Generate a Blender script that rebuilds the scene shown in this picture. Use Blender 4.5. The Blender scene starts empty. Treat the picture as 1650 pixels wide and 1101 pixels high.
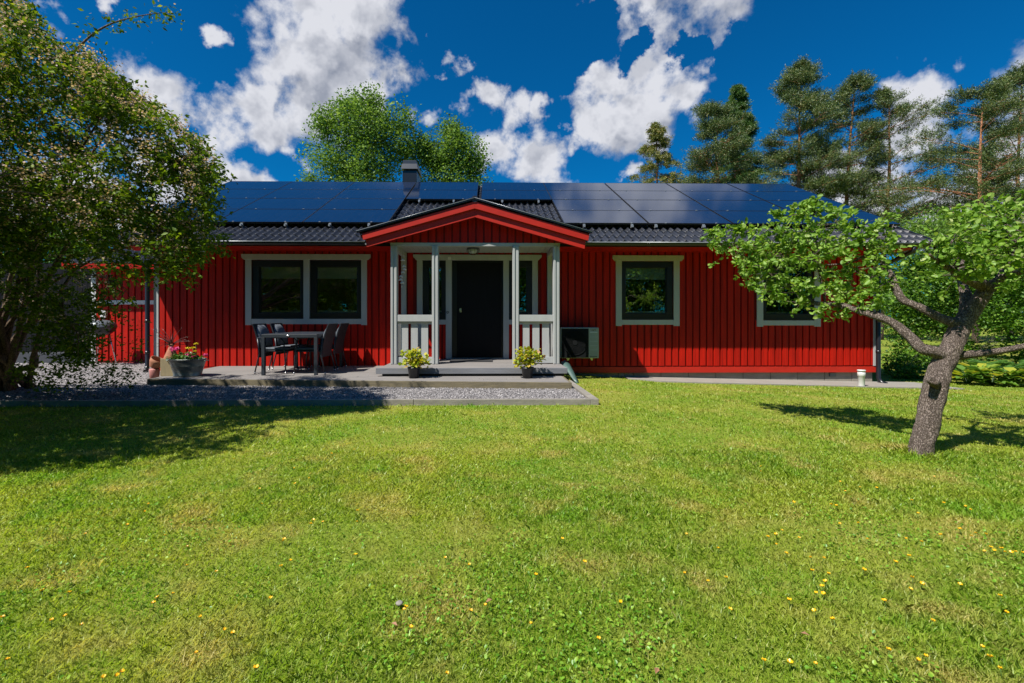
import bpy, math, random
import numpy as np
from mathutils import Vector, Matrix, noise as mnoise
R = random.Random(7)
NR = np.random.default_rng(11)
PI = math.pi
SC = bpy.context.scene
COL = SC.collection
CAM_H = 1.16            # eye height; while building, z = 0 is eye level and all is lifted at the end
T = 0.0165              # tangent of the camera's small yaw against the facade
FO = 740.0
CA = 1 / math.sqrt(1 + T * T)

def fx(px, Y):
    u = (px - 801) / FO
    return Y * (u + T) / (1 - u * T)
def fz(px, py, Y):
    return (512 - py) / FO * CA * (Y + fx(px, Y) * T)
def P(px, py, Y):
    return Vector((fx(px, Y), Y, fz(px, py, Y)))
def sm(v):
    v = np.clip(v, 0, 1)
    return v * v * (3 - 2 * v)
def ground(X, Y):
    g = -1.16 - .12 * sm((Y - 6) / 3.7) * sm((X - 1) / 2) - .024 * np.clip(X - 3, 0, 6) * sm((Y - 3) / 6.7)
    g = g - .02 * sm((-Y) / 6)
    return g + .012 * np.sin(X * 1.3 + 1) * np.sin(Y * 1.1)* sm((5.6-Y)/1.5)
def gz(X, Y):
    return float(ground(np.float64(X), np.float64(Y)))
SUN = Vector((-1.22, -1.0, 2.18)).normalized()

# ------------------------------------------------------------------ materials
def new_mat(name):
    m = bpy.data.materials.new(name); m.use_nodes = True
    nt = m.node_tree; nt.nodes.clear()
    out = nt.nodes.new('ShaderNodeOutputMaterial')
    return m, nt, out
def N(nt, typ, **kw):
    n = nt.nodes.new(typ)
    for k, v in kw.items():
        if k.startswith('i_'):
            n.inputs[k[2:].replace('_', ' ')].default_value = v
        else:
            setattr(n, k, v)
    return n
def L(nt, a, b): nt.links.new(a, b)
def rgb(c): return (c[0], c[1], c[2], 1)

def pm(name, col, rough=.6, var=.2, scale=(6, 6, 6), bump=0., bscale=None, metallic=0., col2=None, spec=.5, detail=6, coat=0.):
    """painted / plain surface with procedural wear"""
    m, nt, out = new_mat(name)
    b = N(nt, 'ShaderNodeBsdfPrincipled'); b.inputs['Roughness'].default_value = rough
    b.inputs['Metallic'].default_value = metallic
    b.inputs['Specular IOR Level'].default_value = spec
    b.inputs['Coat Weight'].default_value = coat
    tc = N(nt, 'ShaderNodeTexCoord'); mp = N(nt, 'ShaderNodeMapping'); mp.inputs['Scale'].default_value = scale
    L(nt, tc.outputs['Object'], mp.inputs['Vector'])
    no = N(nt, 'ShaderNodeTexNoise'); no.inputs['Scale'].default_value = 1; no.inputs['Detail'].default_value = detail
    no.inputs['Roughness'].default_value = .65
    L(nt, mp.outputs[0], no.inputs['Vector'])
    r = N(nt, 'ShaderNodeMapRange'); r.inputs['From Min'].default_value = .3; r.inputs['From Max'].default_value = .7
    L(nt, no.outputs['Fac'], r.inputs['Value'])
    mx = N(nt, 'ShaderNodeMix', data_type='RGBA')
    c2 = col2 if col2 else tuple(c * (1 - var) for c in col)
    c1 = col if col2 else tuple(min(1, c * (1 + var * .5)) for c in col)
    mx.inputs['A'].default_value = rgb(c2); mx.inputs['B'].default_value = rgb(c1)
    L(nt, r.outputs[0], mx.inputs['Factor']); L(nt, mx.outputs['Result'], b.inputs['Base Color'])
    if bump:
        n2 = N(nt, 'ShaderNodeTexNoise'); n2.inputs['Scale'].default_value = 1; n2.inputs['Detail'].default_value = 8
        mp2 = N(nt, 'ShaderNodeMapping'); mp2.inputs['Scale'].default_value = bscale or tuple(s * 5 for s in scale)
        L(nt, tc.outputs['Object'], mp2.inputs['Vector']); L(nt, mp2.outputs[0], n2.inputs['Vector'])
        bp = N(nt, 'ShaderNodeBump'); bp.inputs['Distance'].default_value = bump; bp.inputs['Strength'].default_value = 1
        L(nt, n2.outputs['Fac'], bp.inputs['Height']); L(nt, bp.outputs[0], b.inputs['Normal'])
    L(nt, b.outputs[0], out.inputs[0])
    return m

def leaf_mat(name, cols, trans=.35, rough=.45, gloss=.06, patch=None):
    """colour by the per-leaf random value; part of the light passes through"""
    m, nt, out = new_mat(name)
    at = N(nt, 'ShaderNodeAttribute', attribute_name='rnd')
    cr = N(nt, 'ShaderNodeValToRGB')
    e = cr.color_ramp.elements
    while len(e) < len(cols): e.new(.5)
    for i, (p, c) in enumerate(cols):
        e[i].position = p; e[i].color = rgb(c)
    L(nt, at.outputs['Fac'], cr.inputs[0])
    colr = cr.outputs[0]
    if patch:
        tc = N(nt, 'ShaderNodeTexCoord')
        for (sc, c, lo, hi, amt) in patch:
            no = N(nt, 'ShaderNodeTexNoise'); no.inputs['Scale'].default_value = sc; no.inputs['Detail'].default_value = 4
            L(nt, tc.outputs['Object'], no.inputs['Vector'])
            r = N(nt, 'ShaderNodeMapRange'); r.inputs['From Min'].default_value = lo; r.inputs['From Max'].default_value = hi
            r.inputs['To Max'].default_value = amt
            L(nt, no.outputs['Fac'], r.inputs['Value'])
            mx = N(nt, 'ShaderNodeMix', data_type='RGBA'); mx.inputs['B'].default_value = rgb(c)
            L(nt, r.outputs[0], mx.inputs['Factor']); L(nt, colr, mx.inputs['A']); colr = mx.outputs['Result']
    d = N(nt, 'ShaderNodeBsdfDiffuse'); t = N(nt, 'ShaderNodeBsdfTranslucent')
    g = N(nt, 'ShaderNodeBsdfGlossy'); g.inputs['Roughness'].default_value = rough
    g.inputs['Color'].default_value = (.8, .85, .8, 1)
    L(nt, colr, d.inputs[0])
    hs = N(nt, 'ShaderNodeMix', data_type='RGBA', blend_type='MULTIPLY'); hs.inputs['Factor'].default_value = 1
    hs.inputs['B'].default_value = (1.25, 1.2, .55, 1)
    L(nt, colr, hs.inputs['A']); L(nt, hs.outputs['Result'], t.inputs[0])
    m1 = N(nt, 'ShaderNodeMixShader'); m1.inputs[0].default_value = trans
    L(nt, d.outputs[0], m1.inputs[1]); L(nt, t.outputs[0], m1.inputs[2])
    m2 = N(nt, 'ShaderNodeMixShader'); m2.inputs[0].default_value = gloss
    L(nt, m1.outputs[0], m2.inputs[1]); L(nt, g.outputs[0], m2.inputs[2])
    L(nt, m2.outputs[0], out.inputs[0])
    return m

M = {}
RED = (.43, .008, .0015)
M['red'] = pm('red_paint', RED, .6, .42, (14, 14, 1.1), .0012, (60, 60, 6), spec=.2)
M['red_trim'] = pm('red_trim_paint', (.45, .018, .008), .5, .16, (3, 9, 9), .0008, (10, 60, 60), spec=.35)
M['red_back'] = pm('red_back_board', (.20, .006, .003), .6, .25, (9, 9, 1.5), spec=.25)  # darkened red: shade of the gaps between boards is put into the colour
M['grey'] = pm('pale_grey_paint', (.40, .41, .40), .5, .10, (9, 9, 1.2), .0006, (50, 50, 8), spec=.4)
M['black'] = pm('black_frame_paint', (.009, .010, .013), .35, .2, (5, 5, 5), spec=.4)
M['door'] = pm('black_door_paint', (.005, .005, .007), .5, .3, (14, 3, 1.5), .0015, (70, 20, 3), spec=.15)
M['tile'] = pm('black_roof_tile', (.028, .030, .038), .34, .45, (3, 3, 3), .002, (60, 60, 60), spec=.5)
M['metal_black'] = pm('black_sheet_metal', (.012, .013, .016), .3, .2, (4, 4, 4), spec=.5)
M['gutter_lip'] = pm('grey_gutter_lip', (.28, .30, .32), .3, .2, (2, 4, 4), metallic=.3)  # grey of the painted gutter highlight; also plain metal of hooks and clamps
M['concrete'] = pm('concrete', (.29, .275, .24), .9, .3, (5, 5, 5), .004, (60, 60, 60), col2=(.24, .22, .19))
M['block'] = pm('foundation_block', (.30, .27, .22), .9, .3, (3, 3, 9), .004, (60, 60, 60), col2=(.19, .17, .14))
M['deckwood'] = pm('weathered_deck', (.27, .25, .235), .8, .3, (1.3, 16, 16), .002, (4, 90, 90), col2=(.15, .14, .135))
M['kerbwood'] = pm('weathered_kerb', (.30, .275, .235), .85, .3, (5, 5, 12), .003, (14, 70, 90), col2=(.18, .165, .14))
M['greendeck'] = pm('treated_wood_edge', (.20, .165, .095), .8, .3, (4, 30, 30), .002, (6, 70, 70), col2=(.11, .095, .06))
M['stepwood'] = pm('grey_blue_step', (.20, .205, .225), .75, .3, (2, 14, 14), .002, (5, 80, 80), col2=(.13, .135, .15))
M['white_pl'] = pm('white_plastic', (.62, .62, .60), .4, .08, (4, 4, 4))
M['zinc'] = pm('galvanised_zinc', (.26, .28, .27), .45, .3, (9, 9, 9), metallic=.55, col2=(.11, .12, .12))
M['terracotta'] = pm('terracotta', (.42, .19, .105), .8, .3, (12, 12, 12), .002, col2=(.30, .11, .06))
M['pinkpot'] = pm('pink_terracotta', (.42, .17, .15), .7, .2, (12, 12, 12))
M['potblack'] = pm('black_plastic_pot', (.014, .016, .022), .4, .2, (8, 8, 8))
M['soil'] = pm('potting_soil', (.02, .014, .009), .95, .4, (50, 50, 50), .004)
M['woodpost'] = pm('treated_timber', (.30, .24, .135), .8, .3, (30, 30, 3), .001, col2=(.20, .17, .10))
M['slate_metal'] = pm('slate_powder_coat', (.033, .040, .052), .35, .15, (6, 6, 6), spec=.5)
M['cushion'] = pm('grey_cushion', (.13, .15, .18), .85, .2, (40, 6, 60), .003, (20, 20, 140))
M['rattan'] = pm('dark_rattan', (.024, .029, .037), .55, .4, (70, 70, 12), .003, (120, 120, 30), spec=.2)
M['chrome'] = pm('bare_metal', (.55, .55, .56), .25, .1, (6, 6, 6), metallic=.9)
M['ac_body'] = pm('heat_pump_casing', (.30, .33, .30), .5, .12, (4, 4, 4))
M['ac_line'] = pm('heat_pump_pale_line', (.55, .58, .62), .4, .08, (4, 4, 4))  # pale grey of the casing lines and stripe
M['green_pl'] = pm('green_plastic', (.075, .135, .115), .42, .25, (6, 6, 6), col2=(.055, .10, .09))
M['mat_fabric'] = pm('door_mat_fabric', (.03, .03, .033), .95, .3, (90, 90, 90), .004)
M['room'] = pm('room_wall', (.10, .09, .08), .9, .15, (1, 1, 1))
M['blind'] = pm('pleated_blind', (.84, .87, .80), .8, .1, (1, 1, 90))
M['sill'] = pm('marble_sill', (.78, .79, .80), .4, .15, (5, 5, 5))
M['ceramic'] = pm('pale_ceramic', (.42, .48, .47), .35, .12, (6, 6, 6))
M['chime'] = pm('shell', (.80, .77, .72), .45, .25, (30, 30, 30))
M['mop'] = pm('gold_foil', (.28, .24, .09), .5, .2, (6, 6, 6))
M['plankgrey'] = pm('dark_grey_planks', (.012, .013, .016), .9, .3, (12, 12, 1), .002, spec=.1)
M['plinth'] = pm('grey_plinth', (.05, .054, .064), .85, .2, (2, 2, 6), .002)
M['grill'] = pm('grey_enamel', (.16, .18, .20), .35, .15, (5, 5, 5), metallic=.3)

def m_bark(name, c1, c2, dist, scale, red=None, dis=1.2):
    m, nt, out = new_mat(name)
    b = N(nt, 'ShaderNodeBsdfPrincipled'); b.inputs['Roughness'].default_value = .9
    b.inputs['Specular IOR Level'].default_value = .2
    tc = N(nt, 'ShaderNodeTexCoord'); mp = N(nt, 'ShaderNodeMapping'); mp.inputs['Scale'].default_value = scale
    L(nt, tc.outputs['Object'], mp.inputs['Vector'])
    n0 = N(nt, 'ShaderNodeTexNoise'); n0.inputs['Scale'].default_value = .8; n0.inputs['Detail'].default_value = 6
    L(nt, mp.outputs[0], n0.inputs['Vector'])
    ad = N(nt, 'ShaderNodeVectorMath', operation='MULTIPLY_ADD'); ad.inputs[1].default_value = (dis, dis, dis)
    L(nt, n0.outputs['Color'], ad.inputs[0]); L(nt, mp.outputs[0], ad.inputs[2])
    v = N(nt, 'ShaderNodeTexVoronoi', feature='DISTANCE_TO_EDGE'); v.inputs['Scale'].default_value = 1
    L(nt, ad.outputs[0], v.inputs['Vector'])
    n1 = N(nt, 'ShaderNodeTexNoise'); n1.inputs['Scale'].default_value = 3; n1.inputs['Detail'].default_value = 10; n1.inputs['Roughness'].default_value = .7
    L(nt, mp.outputs[0], n1.inputs['Vector'])
    vr = N(nt, 'ShaderNodeMapRange'); vr.inputs['From Max'].default_value = .22; L(nt, v.outputs['Distance'], vr.inputs['Value'])
    mul = N(nt, 'ShaderNodeMath', operation='MULTIPLY_ADD'); L(nt, n1.outputs['Fac'], mul.inputs[0]); mul.inputs[1].default_value = 1.9
    L(nt, vr.outputs[0], mul.inputs[2])
    r2 = N(nt, 'ShaderNodeMapRange'); r2.inputs['From Min'].default_value = .9; r2.inputs['From Max'].default_value = 2.3
    L(nt, mul.outputs[0], r2.inputs['Value'])
    mx = N(nt, 'ShaderNodeMix', data_type='RGBA'); mx.inputs['A'].default_value = rgb(c2); mx.inputs['B'].default_value = rgb(c1)
    L(nt, r2.outputs[0], mx.inputs['Factor'])
    colr = mx.outputs['Result']
    if red:   # orange upper bark of old pines, by height
        sx = N(nt, 'ShaderNodeSeparateXYZ'); L(nt, tc.outputs['Object'], sx.inputs[0])
        rr = N(nt, 'ShaderNodeMapRange'); rr.inputs['From Min'].default_value = red[1]; rr.inputs['From Max'].default_value = red[2]
        L(nt, sx.outputs['Z'], rr.inputs['Value'])
        m2 = N(nt, 'ShaderNodeMix', data_type='RGBA'); m2.inputs['B'].default_value = rgb(red[0])
        L(nt, rr.outputs[0], m2.inputs['Factor']); L(nt, colr, m2.inputs['A']); colr = m2.outputs['Result']
    L(nt, colr, b.inputs['Base Color'])
    bp = N(nt, 'ShaderNodeBump'); bp.inputs['Distance'].default_value = dist
    L(nt, mul.outputs[0], bp.inputs['Height']); L(nt, bp.outputs[0], b.inputs['Normal'])
    L(nt, b.outputs[0], out.inputs[0])
    return m
M['bark_apple'] = m_bark('apple_bark', (.46, .37, .32), (.09, .065, .05), .012, (62, 62, 30), dis=3.2)
M['bark_pine'] = m_bark('pine_bark', (.17, .11, .085), (.05, .035, .03), .03, (9, 9, 4), red=((.42, .19, .10), 3, 7))
M['bark_shrub'] = m_bark('shrub_bark', (.24, .17, .11), (.07, .05, .035), .006, (40, 40, 12))
M['bark_grey'] = m_bark('grey_bark', (.20, .19, .15), (.07, .06, .05), .02, (12, 12, 5))

# glass: a thin pane, partly mirror by angle
def m_glass():
    m, nt, out = new_mat('window_glass')
    f = N(nt, 'ShaderNodeFresnel'); f.inputs['IOR'].default_value = 1.75
    t = N(nt, 'ShaderNodeBsdfTransparent'); t.inputs[0].default_value = (.90, .93, .91, 1)
    g = N(nt, 'ShaderNodeBsdfGlossy'); g.inputs['Roughness'].default_value = .0
    mu = N(nt, 'ShaderNodeMath', operation='MULTIPLY', use_clamp=True); mu.inputs[1].default_value = 3.2
    tc = N(nt, 'ShaderNodeTexCoord'); no = N(nt, 'ShaderNodeTexNoise'); no.inputs['Scale'].default_value = 1.5; no.inputs['Detail'].default_value = 1
    L(nt, tc.outputs['Object'], no.inputs['Vector'])
    bp = N(nt, 'ShaderNodeBump'); bp.inputs['Distance'].default_value = .004; L(nt, no.outputs['Fac'], bp.inputs['Height'])
    L(nt, bp.outputs[0], g.inputs['Normal'])
    mx = N(nt, 'ShaderNodeMixShader'); L(nt, f.outputs[0], mu.inputs[0]); L(nt, mu.outputs[0], mx.inputs[0])
    L(nt, t.outputs[0], mx.inputs[1]); L(nt, g.outputs[0], mx.inputs[2]); L(nt, mx.outputs[0], out.inputs[0])
    return m
M['glass'] = m_glass()
M['matt_black'] = pm('matt_black_plastic', (.010, .011, .012), .85, .2, (9, 9, 9), spec=.15)

def m_panel():
    m, nt, out = new_mat('solar_glass')
    b = N(nt, 'ShaderNodeBsdfPrincipled')
    b.inputs['Base Color'].default_value = (.006, .011, .028, 1); b.inputs['Roughness'].default_value = .09
    b.inputs['IOR'].default_value = 1.5
    tc = N(nt, 'ShaderNodeTexCoord')
    br = N(nt, 'ShaderNodeTexBrick'); br.offset = 0; br.inputs['Scale'].default_value = 1
    br.inputs['Brick Width'].default_value = .166; br.inputs['Row Height'].default_value = .166; br.inputs['Mortar Size'].default_value = .0016
    br.inputs['Color1'].default_value = (.004, .015, .046, 1); br.inputs['Color2'].default_value = (.005, .017, .050, 1)
    br.inputs['Mortar'].default_value = (.02, .026, .045, 1)
    L(nt, tc.outputs['Object'], br.inputs['Vector']); L(nt, br.outputs['Color'], b.inputs['Base Color'])
    L(nt, b.outputs[0], out.inputs[0])
    return m
M['panel'] = m_panel()

def m_ground():
    m, nt, out = new_mat('turf_soil')
    b = N(nt, 'ShaderNodeBsdfPrincipled'); b.inputs['Roughness'].default_value = .95; b.inputs['Specular IOR Level'].default_value = .1
    tc = N(nt, 'ShaderNodeTexCoord')
    n1 = N(nt, 'ShaderNodeTexNoise'); n1.inputs['Scale'].default_value = 26; n1.inputs['Detail'].default_value = 8; n1.inputs['Roughness'].default_value = .7
    n2 = N(nt, 'ShaderNodeTexNoise'); n2.inputs['Scale'].default_value = .9; n2.inputs['Detail'].default_value = 5
    L(nt, tc.outputs['Object'], n1.inputs['Vector']); L(nt, tc.outputs['Object'], n2.inputs['Vector'])
    c1 = N(nt, 'ShaderNodeValToRGB'); e = c1.color_ramp.elements
    e[0].position = .35; e[0].color = (.09, .13, .014, 1); e[1].position = .68; e[1].color = (.27, .35, .04, 1)
    L(nt, n1.outputs['Fac'], c1.inputs[0])
    mx = N(nt, 'ShaderNodeMix', data_type='RGBA'); mx.inputs['B'].default_value = (.30, .26, .06, 1)
    r = N(nt, 'ShaderNodeMapRange'); r.inputs['From Min'].default_value = .45; r.inputs['From Max'].default_value = .7; r.inputs['To Max'].default_value = .7
    L(nt, n2.outputs['Fac'], r.inputs['Value']); L(nt, r.outputs[0], mx.inputs['Factor'])
    L(nt, c1.outputs[0], mx.inputs['A']); L(nt, mx.outputs['Result'], b.inputs['Base Color'])
    bp = N(nt, 'ShaderNodeBump'); bp.inputs['Distance'].default_value = .02; L(nt, n1.outputs['Fac'], bp.inputs['Height']); L(nt, bp.outputs[0], b.inputs['Normal'])
    L(nt, b.outputs[0], out.inputs[0])
    return m
M['ground'] = m_ground()

def m_gravel():
    m, nt, out = new_mat('gravel_bed')
    b = N(nt, 'ShaderNodeBsdfPrincipled'); b.inputs['Roughness'].default_value = .9
    tc = N(nt, 'ShaderNodeTexCoord')
    v = N(nt, 'ShaderNodeTexVoronoi'); v.inputs['Scale'].default_value = 60
    L(nt, tc.outputs['Object'], v.inputs['Vector'])
    c1 = N(nt, 'ShaderNodeValToRGB'); e = c1.color_ramp.elements
    e[0].position = .1; e[0].color = (.11, .10, .10, 1); e[1].position = .95; e[1].color = (.50, .46, .46, 1)
    L(nt, v.outputs['Color'], c1.inputs[0])
    L(nt, c1.outputs[0], b.inputs['Base Color'])
    bp = N(nt, 'ShaderNodeBump'); bp.invert = True; bp.inputs['Distance'].default_value = .012
    L(nt, v.outputs['Distance'], bp.inputs['Height']); L(nt, bp.outputs[0], b.inputs['Normal'])
    L(nt, b.outputs[0], out.inputs[0])
    return m
M['gravel'] = m_gravel()
def m_stone():
    m, nt, out = new_mat('gravel_stone')
    b = N(nt, 'ShaderNodeBsdfPrincipled'); b.inputs['Roughness'].default_value = .85
    at = N(nt, 'ShaderNodeAttribute', attribute_name='rnd')
    c1 = N(nt, 'ShaderNodeValToRGB'); e = c1.color_ramp.elements
    e.new(.5); e.new(.8)
    for i, (p, c) in enumerate([(0, (.06, .058, .06)), (.35, (.145, .137, .138)), (.75, (.245, .23, .23)), (1, (.43, .41, .405))]):
        e[i].position = p; e[i].color = rgb(c)
    L(nt, at.outputs['Fac'], c1.inputs[0]); L(nt, c1.outputs[0], b.inputs['Base Color'])
    L(nt, b.outputs[0], out.inputs[0])
    return m
M['stone'] = m_stone()

# ------------------------------------------------------------------ mesh building
class MB:
    def __init__(s): s.v = []; s.f = []; s.m = []; s.sm = []
    def add(s, vs, fs, mi=0, smooth=False):
        o = len(s.v); s.v += [tuple(v) for v in vs]
        for f in fs:
            s.f.append(tuple(i + o for i in f)); s.m.append(mi); s.sm.append(smooth)
        return s
    def box(s, x0, x1, y0, y1, z0, z1, mi=0):
        vs = [(x, y, z) for z in (z0, z1) for y in (y0, y1) for x in (x0, x1)]
        return s.add(vs, [(0, 2, 3, 1), (4, 5, 7, 6), (0, 1, 5, 4), (2, 6, 7, 3), (0, 4, 6, 2), (1, 3, 7, 5)], mi)
    def prism(s, poly, y0, y1, mi=0):
        """outline of (x, z) points extruded along y"""
        n = len(poly)
        a = sum(poly[i][0] * poly[(i + 1) % n][1] - poly[(i + 1) % n][0] * poly[i][1] for i in range(n))
        if a < 0: poly = poly[::-1]
        vs = [(x, y0, z) for x, z in poly] + [(x, y1, z) for x, z in poly]
        fs = [tuple(range(n)), tuple(range(2 * n - 1, n - 1, -1))] + [(i + n, (i + 1) % n + n, (i + 1) % n, i) for i in range(n)]
        return s.add(vs, fs, mi)
    def xprism(s, poly, x0, x1, mi=0):
        """outline of (y, z) points extruded along x"""
        n = len(poly)
        vs = [(x0, y, z) for y, z in poly] + [(x1, y, z) for y, z in poly]
        fs = [tuple(range(n)), tuple(range(2 * n - 1, n - 1, -1))] + [(i + n, (i + 1) % n + n, (i + 1) % n, i) for i in range(n)]
        return s.add(vs, fs, mi)
    def zprism(s, poly, z0, z1, mi=0):
        n = len(poly)
        vs = [(x, y, z0) for x, y in poly] + [(x, y, z1) for x, y in poly]
        fs = [tuple(range(n - 1, -1, -1)), tuple(range(n, 2 * n))] + [(i, (i + 1) % n, (i + 1) % n + n, i + n) for i in range(n)]
        return s.add(vs, fs, mi)
    def tube(s, pts, rs, n=8, mi=0, jit=0., cap=True, rnd=None):
        pts = [Vector(p) for p in pts]
        if not hasattr(rs, '__len__'): rs = [rs] * len(pts)
        rnd = rnd or R
        up = Vector((0, 0, 1)); ref = None; rings = []
        for i, p in enumerate(pts):
            d = (pts[min(i + 1, len(pts) - 1)] - pts[max(i - 1, 0)])
            if d.length < 1e-9: d = up.copy()
            d.normalize()
            if ref is None:
                ref = d.orthogonal().normalized()
            ref = (ref - d * ref.dot(d))
            if ref.length < 1e-6: ref = d.orthogonal()
            ref.normalize(); b = d.cross(ref)
            ring = []
            for k in range(n):
                a = 2 * PI * k / n
                dv = ref * math.cos(a) + b * math.sin(a)
                if jit and n >= 16:
                    q = p + dv * rs[i]; g = mnoise.noise(Vector((q.x * 13, q.y * 13, q.z * 6))) * 1.3 + mnoise.noise(Vector((q.x * 42, q.y * 42, q.z * 22))) * .7
                    r = rs[i] * (1 + jit * g)
                else: r = rs[i] * (1 + (rnd.uniform(-jit, jit) if jit else 0))
                ring.append(p + dv * r)
            rings.append(ring)
        vs = [v for r in rings for v in r]; fs = []
        for i in range(len(rings) - 1):
            for k in range(n):
                k2 = (k + 1) % n
                fs.append((i * n + k, i * n + k2, (i + 1) * n + k2, (i + 1) * n + k))
        s.add(vs, fs, mi, True)
        if cap:
            o = len(s.v) - len(vs)
            s.f.append(tuple(o + k for k in range(n - 1, -1, -1))); s.m.append(mi); s.sm.append(False)
            o2 = o + (len(rings) - 1) * n
            s.f.append(tuple(o2 + k for k in range(n))); s.m.append(mi); s.sm.append(False)
        return s
    def lathe(s, c, prof, n=24, mi=0, sx=1., sy=1., smooth=True):
        vs = []; fs = []
        for r, z in prof:
            for k in range(n):
                a = 2 * PI * k / n
                vs.append((c[0] + r * math.cos(a) * sx, c[1] + r * math.sin(a) * sy, c[2] + z))
        for i in range(len(prof) - 1):
            for k in range(n):
                k2 = (k + 1) % n
                fs.append((i * n + k, i * n + k2, (i + 1) * n + k2, (i + 1) * n + k))
        s.add(vs, fs, mi, smooth)
        return s
    def build(s, name, mats, parent=None, bevel=0.):
        me = bpy.data.meshes.new(name)
        me.from_pydata(s.v, [], s.f)
        for m in (mats if isinstance(mats, (list, tuple)) else [mats]): me.materials.append(M[m] if isinstance(m, str) else m)
        me.polygons.foreach_set('material_index', s.m); me.polygons.foreach_set('use_smooth', s.sm)
        me.update()
        o = bpy.data.objects.new(name, me); COL.objects.link(o)
        if parent is not None: o.parent = parent; o.matrix_parent_inverse = Matrix.Translation(-parent.location)
        if bevel:
            b = o.modifiers.new('bevel', 'BEVEL'); b.width = bevel; b.segments = 2; b.limit_method = 'ANGLE'
        return o

def np_mesh(name, co, faces_per, nv, mat, parent=None, rnd=None, smooth=False):
    """co (n, nv, 3); faces_per: tuples of indices inside each little piece"""
    n = co.shape[0]
    me = bpy.data.meshes.new(name)
    me.vertices.add(n * nv); me.vertices.foreach_set('co', co.reshape(-1).astype(np.float32))
    tot = sum(len(f) for f in faces_per)
    base = (np.arange(n) * nv)[:, None]
    li = np.concatenate([base + np.array(f)[None, :] for f in faces_per], axis=1).reshape(-1)
    starts = np.cumsum([0] + [len(f) for f in faces_per])[:-1]
    ls = (np.arange(n)[:, None] * tot + starts[None, :]).reshape(-1)
    me.loops.add(len(li)); me.loops.foreach_set('vertex_index', li.astype(np.int32))
    me.polygons.add(len(ls)); me.polygons.foreach_set('loop_start', ls.astype(np.int32))
    if smooth: me.polygons.foreach_set('use_smooth', np.ones(len(ls), dtype=bool))
    me.update(calc_edges=True)
    if rnd is not None:
        a = me.attributes.new('rnd', 'FLOAT', 'POINT'); a.data.foreach_set('value', np.repeat(rnd, nv).astype(np.float32))
    me.materials.append(M[mat] if isinstance(mat, str) else mat)
    o = bpy.data.objects.new(name, me); COL.objects.link(o)
    if parent is not None: o.parent = parent; o.matrix_parent_inverse = Matrix.Translation(-parent.location)
    return o

def unit(a): return a / (np.linalg.norm(a, axis=-1, keepdims=True) + 1e-9)
def leaves(Pc, size, aspect=.55, droop=0., upn=.6, fold=.18, six=False, out_from=None, rng=NR):
    """leaf blades at points Pc; returns (n, nv, 3) and face tuples"""
    n = len(Pc)
    d = rng.normal(size=(n, 3)); d[:, 2] *= .6; d = unit(d)
    if out_from is not None:
        d = unit(d + unit(Pc - out_from) * .8)
    d[:, 2] -= droop; d = unit(d)
    nn = rng.normal(size=(n, 3)); nn[:, 2] += upn * 2.2
    nn = unit(nn - d * (nn * d).sum(1, keepdims=True))
    s = np.cross(d, nn)
    ln = (np.asarray(size) * rng.uniform(.65, 1.25, n))[:, None]; w = ln * aspect * .5
    p0 = Pc
    f = nn * ln * fold
    if six:
        c = np.stack([p0, p0 + d * ln * .3 + s * w + f * .5, p0 + d * ln * .68 + s * w * .85 + f * .4, p0 + d * ln - nn * ln * .12,
                      p0 + d * ln * .68 - s * w * .85 + f * .4, p0 + d * ln * .3 - s * w + f * .5], axis=1)
        return c, [(0, 1, 2, 3), (0, 3, 4, 5)], 6
    c = np.stack([p0, p0 + d * ln * .45 + s * w + f * .5, p0 + d * ln, p0 + d * ln * .45 - s * w + f * .5], axis=1)
    return c, [(0, 1, 2), (0, 2, 3)], 4

def tag(o, label=None, cat=None, group=None, kind=None):
    if label: o['label'] = label
    if cat: o['category'] = cat
    if group: o['group'] = group
    if kind: o['kind'] = kind
    return o
def thing(name, label, cat, loc=(0, 0, 0), group=None):
    o = bpy.data.objects.new(name, None); COL.objects.link(o); o.location = loc; o.empty_display_size = .2
    return tag(o, label, cat, group)
def copy_tree(o, parent=None):
    c = o.copy(); COL.objects.link(c)
    if parent is not None: c.parent = parent
    for ch in list(o.children): copy_tree(ch, c)
    return c
# ------------------------------------------------------------------ camera, sun, sky
cam = bpy.data.cameras.new('camera'); co = bpy.data.objects.new('camera', cam); COL.objects.link(co)
cam.sensor_width = 36; cam.lens = FO / 1650 * 36; cam.shift_x = (825 - 801) / 1650; cam.shift_y = -(550.5 - 512) / 1650
cam.clip_end = 3000; cam.clip_start = .05
co.rotation_euler = (PI / 2, 0, -math.atan(T)); SC.camera = co

sl = bpy.data.lights.new('sun', 'SUN'); so = bpy.data.objects.new('sun', sl); COL.objects.link(so)
sl.energy = 5.0; sl.angle = math.radians(.53); sl.color = (1, .95, .87)
so.rotation_euler = SUN.to_track_quat('Z', 'Y').to_euler()

w = bpy.data.worlds.new('World'); SC.world = w; w.use_nodes = True
nt = w.node_tree; nt.nodes.clear()
wo = nt.nodes.new('ShaderNodeOutputWorld'); bg = nt.nodes.new('ShaderNodeBackground')
sky = nt.nodes.new('ShaderNodeTexSky'); sky.sky_type = 'NISHITA'; sky.sun_disc = False
elev = math.asin(SUN.z); sky.sun_elevation = elev
sky.sun_rotation = math.atan2(SUN.x, SUN.y)
sky.air_density = 1.0; sky.dust_density = .3; sky.ozone_density = 3.0; sky.altitude = 200
SKY_S = .05
tint = N(nt, 'ShaderNodeMix', data_type='RGBA', blend_type='MULTIPLY'); tint.inputs['Factor'].default_value = 1
tint.inputs['B'].default_value = (.02, .80, 1.36, 1)
L(nt, sky.outputs[0], tint.inputs['A'])
tc = N(nt, 'ShaderNodeTexCoord')
nrm = N(nt, 'ShaderNodeVectorMath', operation='NORMALIZE'); L(nt, tc.outputs['Generated'], nrm.inputs[0])
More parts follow.
